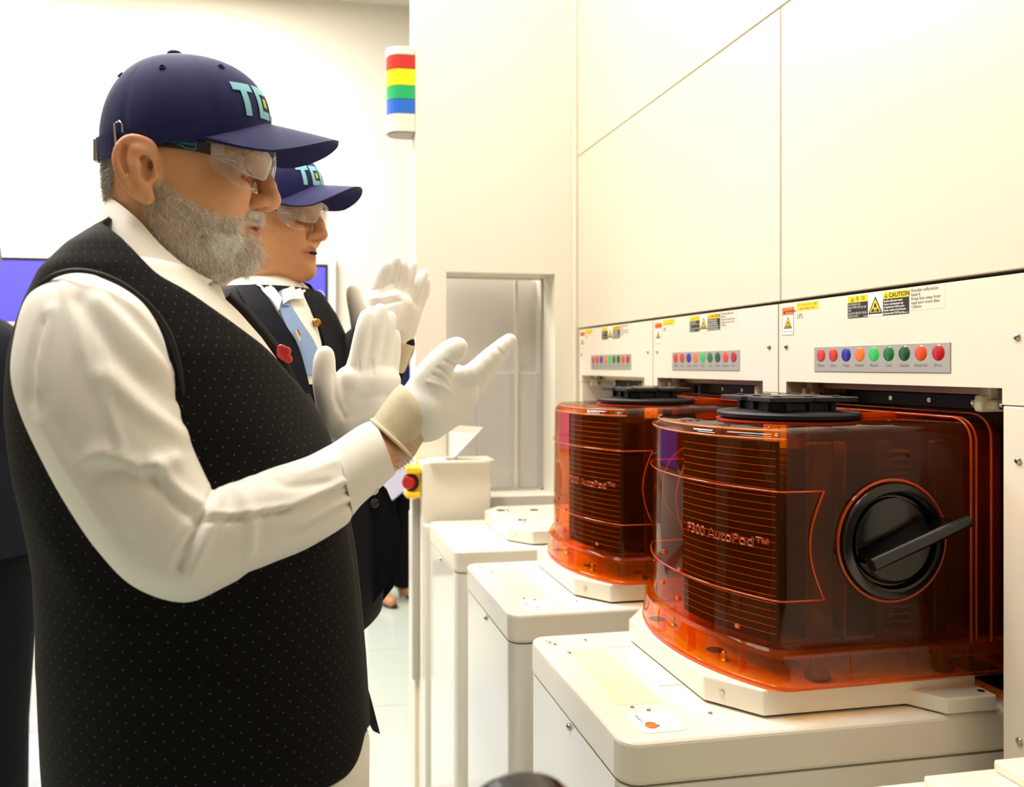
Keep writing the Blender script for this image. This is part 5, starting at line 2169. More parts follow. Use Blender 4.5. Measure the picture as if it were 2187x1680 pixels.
# even out the cut edge
for _ in range(12):
    bv_ = [v for v in bm.verts if v.is_boundary and (Z(842) < v.co.z < 1.47 or (.768 < v.co.z < .97 and v.co.x > -.1))]
    new = {}
    for v in bv_:
        nb = [e.other_vert(v) for e in v.link_edges if e.is_boundary]
        if len(nb) == 2:
            new[v] = v.co * .4 + (nb[0].co + nb[1].co) * .3
    for v, c in new.items():
        v.co = c
bm.to_mesh(vm)
bm.free()
fold(vm, [([(700, 940), (640, 1040), (560, 1110), (420, 1240)], 20, .003), ([(720, 1130), (650, 1210), (560, 1280)], 22, .003),
          ([(745, 1290), (650, 1330), (450, 1365)], 6, -.0012), ([(100, 1120), (180, 1250), (260, 1330)], 25, .003), ([(110, 1420), (300, 1440), (500, 1480)], 30, .002),
          ([(470, 1500), (560, 1480), (720, 1470)], 4, -.0010)])
vest = obj('vest', vm, [M_vest, M_vest_in], man, smooth=180)
md = vest.modifiers.new('thickness', 'SOLIDIFY')
md.thickness = .0045
md.offset = 1
md.material_offset = 1
md.material_offset_rim = 0
# front edge (placket) and the far front panel that swings out
pk = []
for py in np.linspace(842, 1560, 30):
    z = U(600, py, Y0)[2]
    xf_ = np.interp(z, [r[0] for r in ROWS], [r[2] for r in ROWS])
    pk.append((xf_ + .0085, z))
P = np.array([[(x - .012, Y0 - .024, z) for x, z in pk], [(x + .0, Y0 - .006, z) for x, z in pk], [(x + .0015, Y0 + .004, z) for x, z in pk]])
obj('placket', grid_me(P.transpose(1, 0, 2), .003), M_vest_in, vest, smooth=50)
fl_ = [U(750, 1290, Y0 + .05), U(772, 1420, Y0 + .05), U(795, 1500, Y0 + .06), U(812, 1567, Y0 + .06), U(800, 1562, Y0 + .06), U(765, 1500, Y0 + .05), U(745, 1420, Y0 + .05)]
v0 = [p for p in fl_]
nv = len(v0)
vv = [tuple(p) for p in v0] + [tuple(p + np.array([-.002, .004, 0])) for p in v0]
ff = [tuple(range(nv)), tuple(range(2 * nv - 1, nv - 1, -1))] + [(i, nv + i, nv + (i + 1) % nv, (i + 1) % nv) for i in range(nv)]
obj('front_flap', pydata('flap', vv, ff), M_vest_in, vest)
obj('vest_fastener', tube_me([U(619, 838, Y0 - .03), U(624, 848, Y0 - .03), U(630, 872, Y0 - .03)], .0018, 5), M_vest_in, vest)
# far lapel edge of the vest, standing off the chest
lp = [(488, 628), (520, 655), (560, 700), (598, 748), (622, 800), (640, 850), (660, 900), (690, 935)]
P = np.array([[U(x, y, Y0 + .045) for x, y in lp], [U(x - 8, y + 8, Y0 + .012) + np.array([.002, 0, 0]) for x, y in lp], [U(x - 30, y + 34, Y0 + .0) for x, y in lp]])
obj('far_lapel', grid_me(P, .004), M_vest, vest, smooth=60)
# armhole edge
ah = catmull([(52, 660), (75, 620), (112, 590), (160, 578), (215, 586), (270, 612), (322, 655), (358, 705), (380, 770), (392, 850)], 4)
aY = np.interp(np.arange(len(ah)), [0, len(ah) * .35, len(ah) - 1], [.772, .742, .757])
rim = [U(x, y, Yv) for (x, y), Yv in zip(ah, aY)]
obj('armhole_edge', tube_me(rim, .0024, 7), M_vest_in, vest, smooth=180)
# red folded brooch on the far lapel
rb = U(607, 757, Y0 + .015)
br = Field(rb - .03, rb + .03, .0012)
for (px, py, r) in ((601, 746, .0062), (612, 750, .0058), (606, 760, .0060), (616, 767, .0052), (598, 757, .0045)):
    q = U(px, py, Y0 + .005)
    br.ell(q, (r, r * .6, r), .002)
bo = obj('red_brooch', br.mesh('brooch', 0), mat('brooch_red', '#C8242B', .35, coat=.3, bump=(300, .5, .002)), vest, smooth=180, label='small crumpled red brooch')

# ---- shirt
sh_rows = interp_rows(list(np.linspace(.62, 1.36, 30)) + list(np.linspace(1.365, 1.408, 6)), T_BACK, T_FRONT, T_WID)
shirt = obj('shirt', rings_me(torso_rings(sh_rows, Y0, 64, 2.08, grow=-.005)), M_shirt, man, smooth=180)
fold(shirt.data, [([(470, 640), (520, 720), (580, 800), (610, 840)], 5, .0025), ([(440, 650), (500, 740), (560, 820)], 4, -.0015)])
# sleeve of the near arm
SP = [((118, 600), (215, 588)), ((66, 640), (285, 622)), ((42, 715), (332, 668)), ((33, 800), (373, 755)), ((52, 878), (392, 850)), ((97, 978), (413, 930)),
      ((152, 1078), (440, 1000)), ((215, 1170), (456, 1032)), ((292, 1246), (470, 1036)), ((398, 1281), (500, 1024)), ((482, 1252), (545, 1006)),
      ((572, 1205), (600, 992)), ((660, 1165), (652, 977)), ((735, 1120), (702, 952)), ((752, 1098), (722, 940))]
SY = [.800, .792, .785, .778, .772, .768, .766, .766, .770, .776, .786, .800, .818, .838, .845]
SR = [.040, .055, .064, .068, .067, .064, .061, .059, .058, .058, .056, .053, .050, .046, .042]
sl = rings_me(pair_rings(SP, SY, SR, 88, 7))
FOLDS = [([(136, 605), (172, 741), (226, 854), (260, 958)], 7, .0026),
         ([(168, 640), (235, 735), (300, 800), (372, 850)], 16, -.0035), ([(215, 640), (290, 720), (360, 790)], 14, .0030),
         ([(250, 640), (320, 710), (372, 780)], 10, -.0022),
         ([(225, 800), (300, 870), (390, 930)], 16, .0030), ([(235, 760), (310, 830), (395, 900)], 9, -.0020),
         ([(178, 985), (215, 962), (300, 1000), (372, 982)], 16, .0036), ([(210, 1010), (260, 1008), (320, 1030)], 14, -.0032),
         ([(310, 1000), (365, 1068), (420, 1116)], 9, -.0030), ([(330, 990), (385, 1050), (440, 1085)], 13, .0034),
         ([(457, 1040), (434, 1098), (405, 1160), (384, 1212)], 7, -.0045), ([(470, 1050), (452, 1110), (425, 1180), (405, 1225)], 14, .0042), ([(400, 1110), (370, 1170), (350, 1230)], 16, .0030),
         ([(480, 1030), (511, 1048), (540, 1116), (534, 1190)], 12, .0030), ([(560, 1130), (552, 1180), (530, 1225)], 16, -.0016),
         ([(440, 1112), (520, 1106), (620, 1090), (738, 1040)], 4.5, -.0030), ([(440, 1100), (520, 1096), (620, 1078), (735, 1028)], 7, .0022),
         ([(560, 1105), (650, 1085), (748, 1050)], 4, -.0026), ([(628, 1142), (690, 1110), (750, 1075)], 5, -.0028), ([(620, 1130), (690, 1098), (748, 1064)], 6, .0020),
         ([(590, 995), (640, 1010), (715, 985)], 10, .0018), ([(545, 1012), (620, 1040), (700, 1030)], 9, -.0018),
         ([(95, 680), (70, 760), (66, 850)], 8, -.0030), ([(110, 660), (88, 740), (80, 840)], 8, .0025),
         ([(90, 900), (150, 1000), (230, 1120)], 18, .0025), ([(130, 900), (200, 1050), (280, 1160)], 18, -.0020)]
fold(sl, [(pl, w, a * 1.3) for pl, w, a in FOLDS])
sleeve = obj('sleeve', sl, M_shirt, shirt, smooth=180)
# armhole seam line of the shirt
obj('shoulder_seam', tube_me([U(x, y, yy) for x, y, yy in ((84, 650, .745), (62, 720, .735), (52, 790, .735), (44, 830, .742))], .0012, 5), M_shirt, shirt, smooth=180)
# cuff: open tube with thickness and a button
CP = [((752, 1098), (716, 944)), ((772, 1074), (742, 926)), ((805, 1045), (770, 908)), ((841, 1012), (797, 897))]
CY, CR = [.845, .852, .862, .872], [.0455, .0455, .044, .042]
outer = pair_rings(CP, CY, CR, 56, 5)
ctr_ = outer.mean(1, keepdims=True)
inner_ = ctr_ + (outer - ctr_) * .945
allr = np.concatenate([outer, inner_[::-1]])
cuff = obj('cuff', rings_me(allr, False, False), M_shirt, shirt, smooth=50)
obj('cuff_button', lathe_me(U(797, 1046, .838), (.15, -1, -.4), [(.0058, -.001), (.0058, .0012), (.005, .0020), (.0035, .0016), (.001, .0016)], 18), M_button, shirt, smooth=50)
# far sleeve with its cuff
fs = arm_core(np.array([SH_L, EL_L, WR_L + np.array([-.004, .0, -.003])]), [.062, .056, .043])
obj('sleeve', fs, M_shirt, shirt, smooth=180)
obj('cuff', lathe_me(WR_L + np.array([-.040, 0, -.022]), HD_L - WR_L, [(.040, 0), (.043, .002), (.041, .040), (.038, .040), (.038, .01)], 32), M_shirt, shirt, smooth=50)


# collar: standing band that folds over
def collar(parent, up, lo, m):
    """up / lo: (px, py, lateral) from nape to front"""
    for s in (-1, 1):
        A = catmull(np.array([U(x, y, Y0 - l) for x, y, l in up]), 5)
        B = catmull(np.array([U(x, y, Y0 - l) for x, y, l in lo]), 5)
        if s == 1:
            A, B = A * [1, -1, 1] + [0, 2 * Y0, 0], B * [1, -1, 1] + [0, 2 * Y0, 0]
        C = []
        for k in range(7):
            t = k / 6
            mid = A * (1 - t) + B * t
            bulge = np.array([0, s * .004 * math.sin(math.pi * t), 0])
            C.append(mid + bulge)
        P = np.array(C)
        if s == 1:
            P = P[:, ::-1]
        obj('collar', grid_me(P, .0028), m, parent, smooth=60)


collar(shirt, [(236, 424, .006), (246, 430, .046), (290, 468, .074), (335, 520, .078), (385, 564, .072), (430, 592, .054), (452, 600, .036)],
       [(204, 486, .008), (212, 494, .060), (262, 538, .096), (318, 584, .104), (362, 612, .100), (402, 634, .086), (418, 630, .074)], M_shirt)
obj('collar_band', rings_me(np.array([[U(345, 500, Y0) + np.array([.056 * math.cos(a) + k * .012 + .012 * math.cos(a) * 0, .056 * math.sin(a), -.052 * math.cos(a) * 1.0 - k * .016]) for a in np.linspace(0, 2 * math.pi, 40, endpoint=False)] for k in (-.3, .3, 1.0)]), False, False), M_shirt, shirt, smooth=180)
# open shirt front: two soft edges below the chin
for (pl, yy, nm) in (([(452, 596), (470, 612), (482, 640), (478, 662), (484, 690), (496, 720), (530, 775)], -.012, 'front_band'),):
    A = catmull(np.array([U(x, y, Y0 + yy) for x, y in pl]), 4)
    B = catmull(np.array([U(x - 30, y + 6, Y0 + yy - .020) + np.array([.002, 0, 0]) for x, y in pl]), 4)
    obj(nm, grid_me(np.array([B, (A + B) / 2 + [.003, -.004, 0], A]), .003), M_shirt, shirt, smooth=60)
obj('shirt_button', lathe_me(U(490, 690, Y0 - .022), (.5, -1, .2), [(.0045, 0), (.0045, .0012), (.002, .0012)], 14), M_button, shirt)

# ---- lower garments: white tunic, trousers and shoes
tu = interp_rows(np.linspace(.48, .95, 16), T_BACK, T_FRONT, T_WID)
tr = torso_rings([(z, xb + .02 + (.8 - z) * .05, xf + .010 + (.9 - z) * .02 - np.clip((z - .86) / .09, 0, 1) * .03, w * .96) for z, xb, xf, w in tu], Y0, 64, 2.2)
obj('tunic', rings_me(tr, True, True), M_trouser, man, smooth=180)
for s in (-1, 1):
    P = np.array([(hipx + .0, Y0 + s * .09, .62), (hipx + .008, Y0 + s * .093, .45), (hipx - .02, Y0 + s * .096, .09)])
    obj('trouser_leg', lathe_me(P[0], P[2] - P[0], [(.10, 0), (.088, .2), (.062, .50), (.060, .53)], 32), M_trouser, man, smooth=60)
    F = Field((hipx - .12, Y0 + s * .105 - .07, -.002), (hipx + .22, Y0 + s * .105 + .07, .13), .005)
    F.ell((hipx + .03, Y0 + s * .105, .035), (.145, .047, .038), .01)
    F.ell((hipx - .03, Y0 + s * .10, .07), (.06, .042, .05), .02)
    F.custom(lambda x, y, z: -(z - .0), .0, 'sub')
    obj('shoe', F.mesh('shoe', 1), M_black, man, smooth=180)

# ---- gloves
def GR(px, py, Yv):
    return U(px, py, Yv)


# near (right) hand: back of the hand towards the aisle, thumb up
palm = [(GR(898, 884, .878), GR(975, 842, .905), .0295, .026), (GR(895, 864, .876), GR(968, 815, .900), .024, .021), (GR(915, 893, .886), GR(968, 868, .918), .025, .022)]
fing = [([GR(960, 822, .890), GR(1004, 803, .893), GR(1050, 762, .900), GR(1088, 728, .908)], [.0160, .0128, .0115, .0092]),
        ([GR(965, 838, .906), GR(1012, 816, .914), GR(1048, 778, .924), GR(1080, 738, .934)], [.0150, .0125, .0110, .0092]),
        ([GR(962, 856, .921), GR(1006, 832, .932), GR(1038, 796, .944), GR(1060, 764, .955)], [.0150, .0120, .0105, .0088]),
        ([GR(950, 872, .932), GR(990, 850, .946), GR(1016, 824, .958), GR(1034, 798, .968)], [.0140, .0108, .0098, .0082])]
thumb = ([GR(905, 842, .878), GR(928, 795, .874), GR(952, 762, .874), GR(978, 741, .876)], [.022, .0165, .0125, .0112])
gf = hand_field(palm, fing, thumb, k=.0032)
gm = gf.mesh('glove', 2)
fold(gm, [([(935, 785), (948, 792), (962, 810)], 3, -.0012), ([(925, 800), (942, 806), (958, 822)], 3, -.0011), ([(950, 770), (965, 778), (975, 790)], 3, -.0012),
          ([(915, 815), (945, 825), (960, 835)], 5, .0015), ([(1060, 742), (1074, 756), (1082, 765)], 3, -.0010)])
g1 = obj('glove', gm, M_glove, man, smooth=180)
KP = [((876, 972), (794, 897)), ((868, 962), (800, 889)), ((880, 950), (815, 868)), ((898, 930), (832, 845)), ((911, 912), (845, 829)), ((922, 900), (856, 820))]
KR_ = pair_rings(KP, [.868, .869, .872, .876, .879, .882], [.0325, .0300, .0310, .0325, .0335, .0318], 48, 4, 2.2)
kc = KR_.mean(1, keepdims=True)
km = rings_me(np.concatenate([KR_, (kc + (KR_ - kc) * .93)[::-1]]), False, False, uv=True)
obj('knit_cuff', km, M_knit, g1, smooth=180)
hem = KR_[1]
obj('cuff_hem', tube_me(KR_[0] + (hem - KR_[0]) * .2, .0022, 6, closed=True), M_knit, g1, smooth=180)
# wrist hair
av = coords(body)
an = normals(body)
apx, apy = proj(av)
w = ((apx > 836) & (apx < 880) & (apy > 900) & (apy < 1000) & (av[:, 1] < .90) & (av[:, 1] > .80)).astype(float)
if w.sum() > 5:
    i = pick(w, 220, av)
    d = an[i] * .5 + np.array([.6, 0, -.5]) + rs.randn(len(i), 3) * .4
    d /= np.linalg.norm(d, axis=1)[:, None]
    hair_strands('wrist_hair', av[i], d, .004 + .004 * rs.rand(len(i)), .00011, np.array(lin('#7d6148'))[None] * (.7 + .6 * rs.rand(len(i), 1)), man)

# far (left) hand: palm towards the aisle, fingers up
yl = 1.055
palm2 = [(GR(735, 935, yl + .02), GR(752, 820, yl), .030, .026), (GR(765, 925, yl + .018), GR(795, 815, yl + .002), .030, .024), (GR(785, 905, yl + .016), GR(822, 815, yl + .006), .027, .022),
         (GR(712, 890, yl + .0), GR(730, 850, yl - .004), .022, .020), (GR(745, 905, yl - .002), GR(800, 870, yl), .022, .02)]
fing2 = [([GR(758, 815, yl), GR(768, 757, yl - .004), GR(776, 712, yl - .006), GR(783, 676, yl - .004)], [.0165, .0128, .0115, .0098]),
         ([GR(783, 812, yl + .004), GR(796, 745, yl), GR(805, 698, yl - .002), GR(812, 663, yl)], [.0160, .0125, .0115, .0098]),
         ([GR(808, 815, yl + .010), GR(820, 752, yl + .008), GR(827, 708, yl + .006), GR(832, 678, yl + .008)], [.0150, .0118, .0108, .0092]),
         ([GR(826, 825, yl + .018), GR(836, 775, yl + .018), GR(840, 745, yl + .018), GR(842, 716, yl + .020)], [.0140, .0108, .0098, .0084])]
thumb2 = ([GR(720, 885, yl), GR(700, 835, yl - .012), GR(692, 795, yl - .016), GR(694, 757, yl - .016)], [.0225, .0165, .0125, .0118])
gf2 = hand_field(palm2, fing2, thumb2, k=.0032)
gm2 = gf2.mesh('glove', 2)
fold(gm2, [([(722, 872), (760, 852), (822, 842)], 8, -.0020), ([(735, 905), (780, 895), (830, 870)], 9, .0014), ([(714, 800), (716, 850), (735, 890)], 6, -.0018), ([(766, 770), (768, 800)], 3, -.0012), ([(794, 770), (796, 800)], 3, -.0012)])
g2 = obj('glove', gm2, M_glove, man, smooth=180)
# ------------------------------------------------------------------ second man in the cap, navy suit
Y2 = 1.50
yaw2 = math.radians(-25)
C2, S2 = math.cos(yaw2), math.sin(yaw2)
SCL2 = 0.98
E2 = U(547, 475, Y2)


def p2(q):
    q = np.asarray(q, float) * SCL2
    return np.stack([q[..., 0] * C2 - q[..., 1] * S2, q[..., 0] * S2 + q[..., 1] * C2, q[..., 2]], -1) + E2


def p2_inv(c):
    q = np.asarray(c, float) - E2
    return np.stack([q[..., 0] * C2 + q[..., 1] * S2, -q[..., 0] * S2 + q[..., 1] * C2, q[..., 2]], -1) / SCL2


m2 = U(600, 800, Y2)
BACK2 = [U(x, y, Y2) for x, y in ((505, 585), (470, 640), (440, 720), (430, 850), (440, 1000), (455, 1150), (470, 1300), (470, 1420))]
FRONT2 = [U(x, y, Y2) for x, y in ((640, 590), (672, 620), (700, 670), (738, 760), (770, 880), (795, 1000), (808, 1120), (808, 1230), (800, 1300), (795, 1420))]
WID2 = [(1.475, .05), (1.455, .085), (1.43, .13), (1.40, .165), (1.36, .19), (1.28, .205), (1.15, .20), (1.0, .20), (.85, .205), (.7, .20)]
zz2 = list(np.linspace(.84, 1.36, 26)) + list(np.linspace(1.375, 1.44, 9))
ROWS2 = interp_rows(zz2, BACK2, FRONT2, WID2)


def turn2(me, ang=-22, about=None):
    c = Vector((m2[0] - .03, Y2, 0)) if about is None else about
    me.transform(Matrix.Translation(c) @ Matrix.Rotation(math.radians(ang), 4, 'Z') @ Matrix.Translation(-c))
    return me


hd2 = HEAD_ME.copy()
hd2.transform(Matrix.Translation(Vector(E2)) @ Matrix.Rotation(yaw2, 4, 'Z') @ Matrix.Scale(SCL2, 4))
core2 = turn2(rings_me(torso_rings(interp_rows(np.linspace(.86, 1.43, 24), BACK2, FRONT2, WID2), Y2, 40, 2.2, grow=-.025)))
sh2r, el2r, wr2r = U(505, 735, Y2 - .15), U(640, 960, Y2 - .13), U(775, 742, Y2 + .02)
sh2l, el2l, wr2l = U(640, 690, Y2 + .19), U(750, 930, Y2 + .22), U(842, 735, Y2 + .10)
lg2 = []
for s in (-1, 1):
    P = np.array([(m2[0] - .03, Y2 + s * .09, .9), (m2[0] - .03, Y2 + s * .095, .47), (m2[0] - .06, Y2 + s * .10, .08), (m2[0] - .06, Y2 + s * .1, .04), (m2[0] + .07, Y2 + s * .11, .035)])
    lg2.append(arm_core(P, [.085, .058, .04, .04, .03]))
body2 = union_me([hd2, core2, arm_core(np.array([sh2r, el2r, wr2r]), [.052, .040, .026]), arm_core(np.array([sh2l, el2l, wr2l]), [.052, .040, .026])] + lg2)
man2 = obj('person', body2, M_skin2, None, smooth=180)
tag(man2, 'clean-shaven man in navy cap, navy suit and light blue tie, clapping behind the bearded man', 'person', 'people')
vcol(body2, skin_colour(p2_inv, '#D49A6A', '#D07C56', '#B5625A', '#3a332e', False))
for s in (-1, 1):
    ec = L1(521, 381) + np.array([.0045, s * .034, -.0008])
    obj('eyeball', sphere_me(p2(ec), .0108, 14, 10), M_eye, man2, smooth=180)
# open mouth: dark gap between the lips
obj('mouth_opening', tube_me(p2(catmull([L1(520, 494) + np.array([.0015, -.0225, 0]), L1(538, 494.5) + np.array([.0045, -.012, .0005]), L1(549, 495) + np.array([.0065, 0, .0005]), L1(538, 494.5) + np.array([.0045, .012, .0005])], 4)), [.0008] + [.0024] * 11 + [.001], 8), mat('mouth_dark', '#1e0a08', .5), man2, smooth=180)
cap2, _w, _c = make_cap(p2, ctr, tilt, cap_a, .0865, Hc, .076, .012, .020, man2, detail=False, turn=.16)
cap2['label'] = 'navy cap with pale blue lettering'
gl2 = make_glasses(p2, man2)

M_lapel = mat('navy_suit_lapel', '#14151e', 0.8, spec=.15)
jr = turn2(rings_me(torso_rings(ROWS2, Y2, 84, 2.3, grow=.006), False, False))
bm = bmesh.new()
bm.from_mesh(jr)
vz0, vz1 = U(640, 880, Y2)[2], 1.47
axis2 = Vector((math.cos(math.radians(-22)), math.sin(math.radians(-22)), 0))
lat2 = Vector((-axis2.y, axis2.x, 0))
cen2 = Vector((m2[0] - .03, Y2, 0))


def in_v2(c):
    t = (c.z - vz0) / (vz1 - vz0)
    if t < 0:
        return False
    l = (c - cen2).dot(lat2)
    return abs(l) < .004 + .075 * t and ((c - cen2).dot(axis2) > 0 or c.z > 1.46)


bm.to_mesh(jr)
bm.free()
jk = obj('suit_jacket', jr, M_suit, man2, smooth=180)
md = jk.modifiers.new('thickness', 'SOLIDIFY')
md.thickness = .005
for nm, pts, rad in (('sleeve', [sh2r, el2r, wr2r], [.058, .052, .043]), ('sleeve', [sh2l, el2l, wr2l], [.066, .056, .043])):
    obj(nm, arm_core(np.array(pts) - np.array([0, 0, 0]), rad), M_suit, jk, smooth=180)
# skirt of the jacket with a rounded front corner
sk = [(780, 1010), (812, 1040), (838, 1100), (842, 1180), (826, 1250), (795, 1290), (755, 1303), (700, 1300), (640, 1180), (690, 1010)]
sv = [U(x, y, Y2 - .10 + .0) for x, y in sk]
c_ = np.mean(sv, 0)
vv = [tuple(p) for p in sv] + [tuple(p + np.array([.0, .012, 0])) for p in sv]
n_ = len(sv)
sm = pydata('skirt', vv, [tuple(range(n_)), tuple(range(2 * n_ - 1, n_ - 1, -1))] + [(i, n_ + i, n_ + (i + 1) % n_, (i + 1) % n_) for i in range(n_)])
obj('jacket_front', sm, M_suit, jk)
sv = [U(x + 14, y + 4, Y2 + .0) for x, y in sk[:8]] + [U(730, 1300, Y2 + .0), U(730, 1010, Y2)]
n_ = len(sv)
vv = [tuple(p) for p in sv] + [tuple(p + np.array([.0, .012, 0])) for p in sv]
obj('jacket_front', pydata('skirt', vv, [tuple(range(n_)), tuple(range(2 * n_ - 1, n_ - 1, -1))] + [(i, n_ + i, n_ + (i + 1) % n_, (i + 1) % n_) for i in range(n_)]), M_suit, jk)
obj('jacket_button', lathe_me(U(799, 1074, Y2 - .103), (.1, -1, 0), [(.0085, 0), (.0085, .003), (.006, .004), (.001, .0035)], 18), mat('dark_button', '#23252f', .3, coat=.4), jk)


from mathutils.bvhtree import BVHTree
BV2 = BVHTree.FromPolygons(*[list(q) for q in m_vf(jr)])
CAMP = Vector((0, 0, CAMZ))


def snap(x, y, eps):
    """point on the jacket front, lifted off it by eps"""
    q = Vector(U(x, y, Y2))
    dr = (q - CAMP).normalized()
    h = BV2.ray_cast(CAMP, dr)
    p = h[0] if h[0] is not None else q
    return np.array(p - dr * eps)


EPS = {'shirt_front': .003, 'collar': .014, 'necktie': .008, 'tie_knot': .012, 'lapel': .011}


def sheet2(name, rows, m, parent, t=.004, sm=60):
    rows = [catmull(np.array([q[:2] for q in r], float), 4) for r in rows]
    rows = catmull(np.array(rows), 4)
    P = np.array([[snap(x, y, EPS[name]) for x, y in r] for r in rows])
    for _ in range(2):
        P[1:-1] = P[1:-1] * .5 + (P[:-2] + P[2:]) * .25
    return obj(name, grid_me(P, t), m, parent, smooth=sm)


# lapels, shirt, tie
sheet2('lapel', [[(492, 590, -.12), (520, 640, -.13), (560, 700, -.14), (600, 760, -.14), (645, 850, -.135)], [(530, 580, -.10), (575, 640, -.125), (608, 690, -.14), (640, 745, -.145), (668, 850, -.14)]], M_lapel, jk)
sheet2('lapel', [[(640, 600, -.03), (662, 650, -.07), (690, 720, -.09), (702, 790, -.10), (690, 850, -.12)], [(662, 606, .02), (694, 650, -.03), (712, 700, -.055), (716, 760, -.07), (700, 850, -.10)]], M_lapel, jk)
shirt2 = obj('shirt', turn2(rings_me(torso_rings(interp_rows(list(np.linspace(1.0, 1.465, 24)), BACK2, FRONT2, WID2), Y2, 56, 2.3, grow=-.008))), M_shirt, man2, smooth=180)
sheet2('collar', [[(532, 560, -.075), (552, 578, -.095), (580, 610, -.11), (601, 640, -.11)], [(545, 600, -.11), (560, 620, -.125), (578, 640, -.13), (594, 664, -.13)]], M_shirt, shirt2, .003)
sheet2('collar', [[(602, 622, -.085), (620, 614, -.07), (640, 606, -.05)], [(604, 650, -.11), (622, 640, -.095), (646, 640, -.07)]], M_shirt, shirt2, .003)
sheet2('shirt_front', [[(530, 575, 0), (560, 640, 0), (600, 720, 0), (648, 820, 0)], [(590, 620, 0), (612, 660, 0), (640, 730, 0), (670, 820, 0)], [(648, 604, 0), (664, 660, 0), (686, 730, 0), (694, 820, 0)]], M_shirt, shirt2, .002)
tie = sheet2('necktie', [[(597, 622, -.112), (594, 650, -.128), (610, 690, -.142), (628, 730, -.147), (655, 800, -.15)], [(606, 616, -.116), (607, 648, -.134), (628, 690, -.148), (650, 730, -.154), (680, 800, -.156)], [(614, 616, -.108), (620, 646, -.126), (646, 690, -.14), (672, 730, -.147), (700, 800, -.15)]], M_tie, shirt2, .005)
sheet2('tie_knot', [[(596, 622, -.118), (602, 640, -.134), (604, 652, -.136)], [(606, 618, -.124), (610, 640, -.144), (611, 652, -.142)], [(616, 620, -.114), (618, 640, -.132), (618, 652, -.134)]], M_tie, tie, .004)
obj('lapel_pin', lathe_me(snap(676, 689, .018), (.3, -1, .1), [(.0075, -.002), (.0075, .0015), (.0055, .003), (.003, .0024), (.001, .0034)], 18), mat('gold_pin', '#B58A4A', .25, metal=1), jk, smooth=50)
obj('badge_pin', tube_me([snap(630, 706, .02), snap(640, 728, .02)], .0035, 6), mat('badge_pale', '#C9C6B8', .4), jk)
obj('badge_tip', tube_me([snap(634, 704, .022), snap(640, 716, .022)], .0028, 6), mat('badge_red', '#B5423E', .4), jk)
# trousers and shoes
for s in (-1, 1):
    q = m2[0] - .05
    obj('trouser_leg', lathe_me((q + .01, Y2 + s * .095, .92), (-.03, s * .01, -.87), [(.105, 0), (.095, .3), (.075, .6), (.068, .86)], 28), M_suit, man2, smooth=60)
    F = Field((q - .12, Y2 + s * .105 - .07, -.002), (q + .22, Y2 + s * .105 + .07, .13), .006)
    F.ell((q + .03, Y2 + s * .105, .035), (.145, .047, .038), .01)
    F.ell((q - .03, Y2 + s * .10, .07), (.06, .042, .05), .02)
    F.custom(lambda x, y, z: -z, 0, 'sub')
    obj('shoe', F.mesh('shoe', 1), M_black, man2, smooth=180)


# gloves of the second man
def G2(px, py, l=0.0):
    return U(px, py, Y2 + l)


yl = .03
palm = [(G2(775, 725, yl), G2(800, 650, yl + .02), .030, .027), (G2(800, 722, yl), G2(835, 645, yl + .02), .030, .026), (G2(815, 720, yl + .01), G2(858, 650, yl + .03), .026, .023)]
fing = [([G2(800, 648, yl + .02), G2(808, 612, yl + .02), G2(817, 586, yl + .015), G2(824, 566, yl + .01)], [.017, .0135, .012, .010]),
        ([G2(822, 642, yl + .022), G2(832, 602, yl + .02), G2(840, 574, yl + .015), G2(845, 554, yl + .01)], [.017, .0135, .012, .010]),
        ([G2(843, 642, yl + .028), G2(850, 606, yl + .028), G2(856, 582, yl + .024), G2(860, 563, yl + .02)], [.016, .013, .0115, .0098]),
        ([G2(858, 648, yl + .036), G2(868, 616, yl + .036), G2(874, 596, yl + .034), G2(880, 566, yl + .032)], [.015, .0125, .0115, .0105])]
thumb = ([G2(775, 700, yl - .01), G2(766, 668, yl - .02), G2(758, 642, yl - .025), G2(753, 618, yl - .025)], [.021, .016, .013, .0115])
gm = hand_field(palm, fing, thumb, h=.0024, k=.004).mesh('glove', 2)
fold(gm, [([(790, 622), (812, 614), (838, 604)], 4, -.002), ([(786, 640), (812, 636), (850, 628)], 5, .0025), ([(790, 652), (820, 650), (856, 642)], 4, -.002)])
ga = obj('glove', gm, M_glove, man2, smooth=180)
obj('glove_cuff', lathe_me(wr2r + np.array([-.010, 0, -.035]), G2(790, 690, yl) - wr2r, [(.034, 0), (.036, .004), (.034, .06)], 28), M_knit, ga, smooth=50)
yl = .085
palm = [(G2(843, 735, yl), G2(868, 660, yl), .030, .024), (G2(852, 738, yl + .012), G2(878, 668, yl + .015), .026, .022)]
fing = [([G2(862, 668, yl - .01), G2(867, 640, yl - .016), G2(870, 615, yl - .018), G2(872, 596, yl - .018)], [.0150, .0125, .0115, .0098]),
        ([G2(872, 664, yl), G2(884, 632, yl - .004), G2(896, 605, yl - .006), G2(905, 585, yl - .006)], [.0155, .013, .0115, .0098]),
        ([G2(878, 668, yl + .012), G2(892, 638, yl + .01), G2(902, 616, yl + .01), G2(909, 600, yl + .01)], [.0145, .012, .0112, .0098]),
        ([G2(878, 682, yl + .02), G2(892, 656, yl + .02), G2(902, 634, yl + .02), G2(910, 616, yl + .02)], [.0140, .0115, .0105, .0092])]
thumb = ([G2(850, 705, yl - .014), G2(836, 670, yl - .02), G2(846, 655, yl - .022), G2(858, 650, yl - .022)], [.0175, .0135, .0120, .0105])
gb = obj('glove', hand_field(palm, fing, thumb, h=.0024, k=.004).mesh('glove', 2), M_glove, man2, smooth=180)
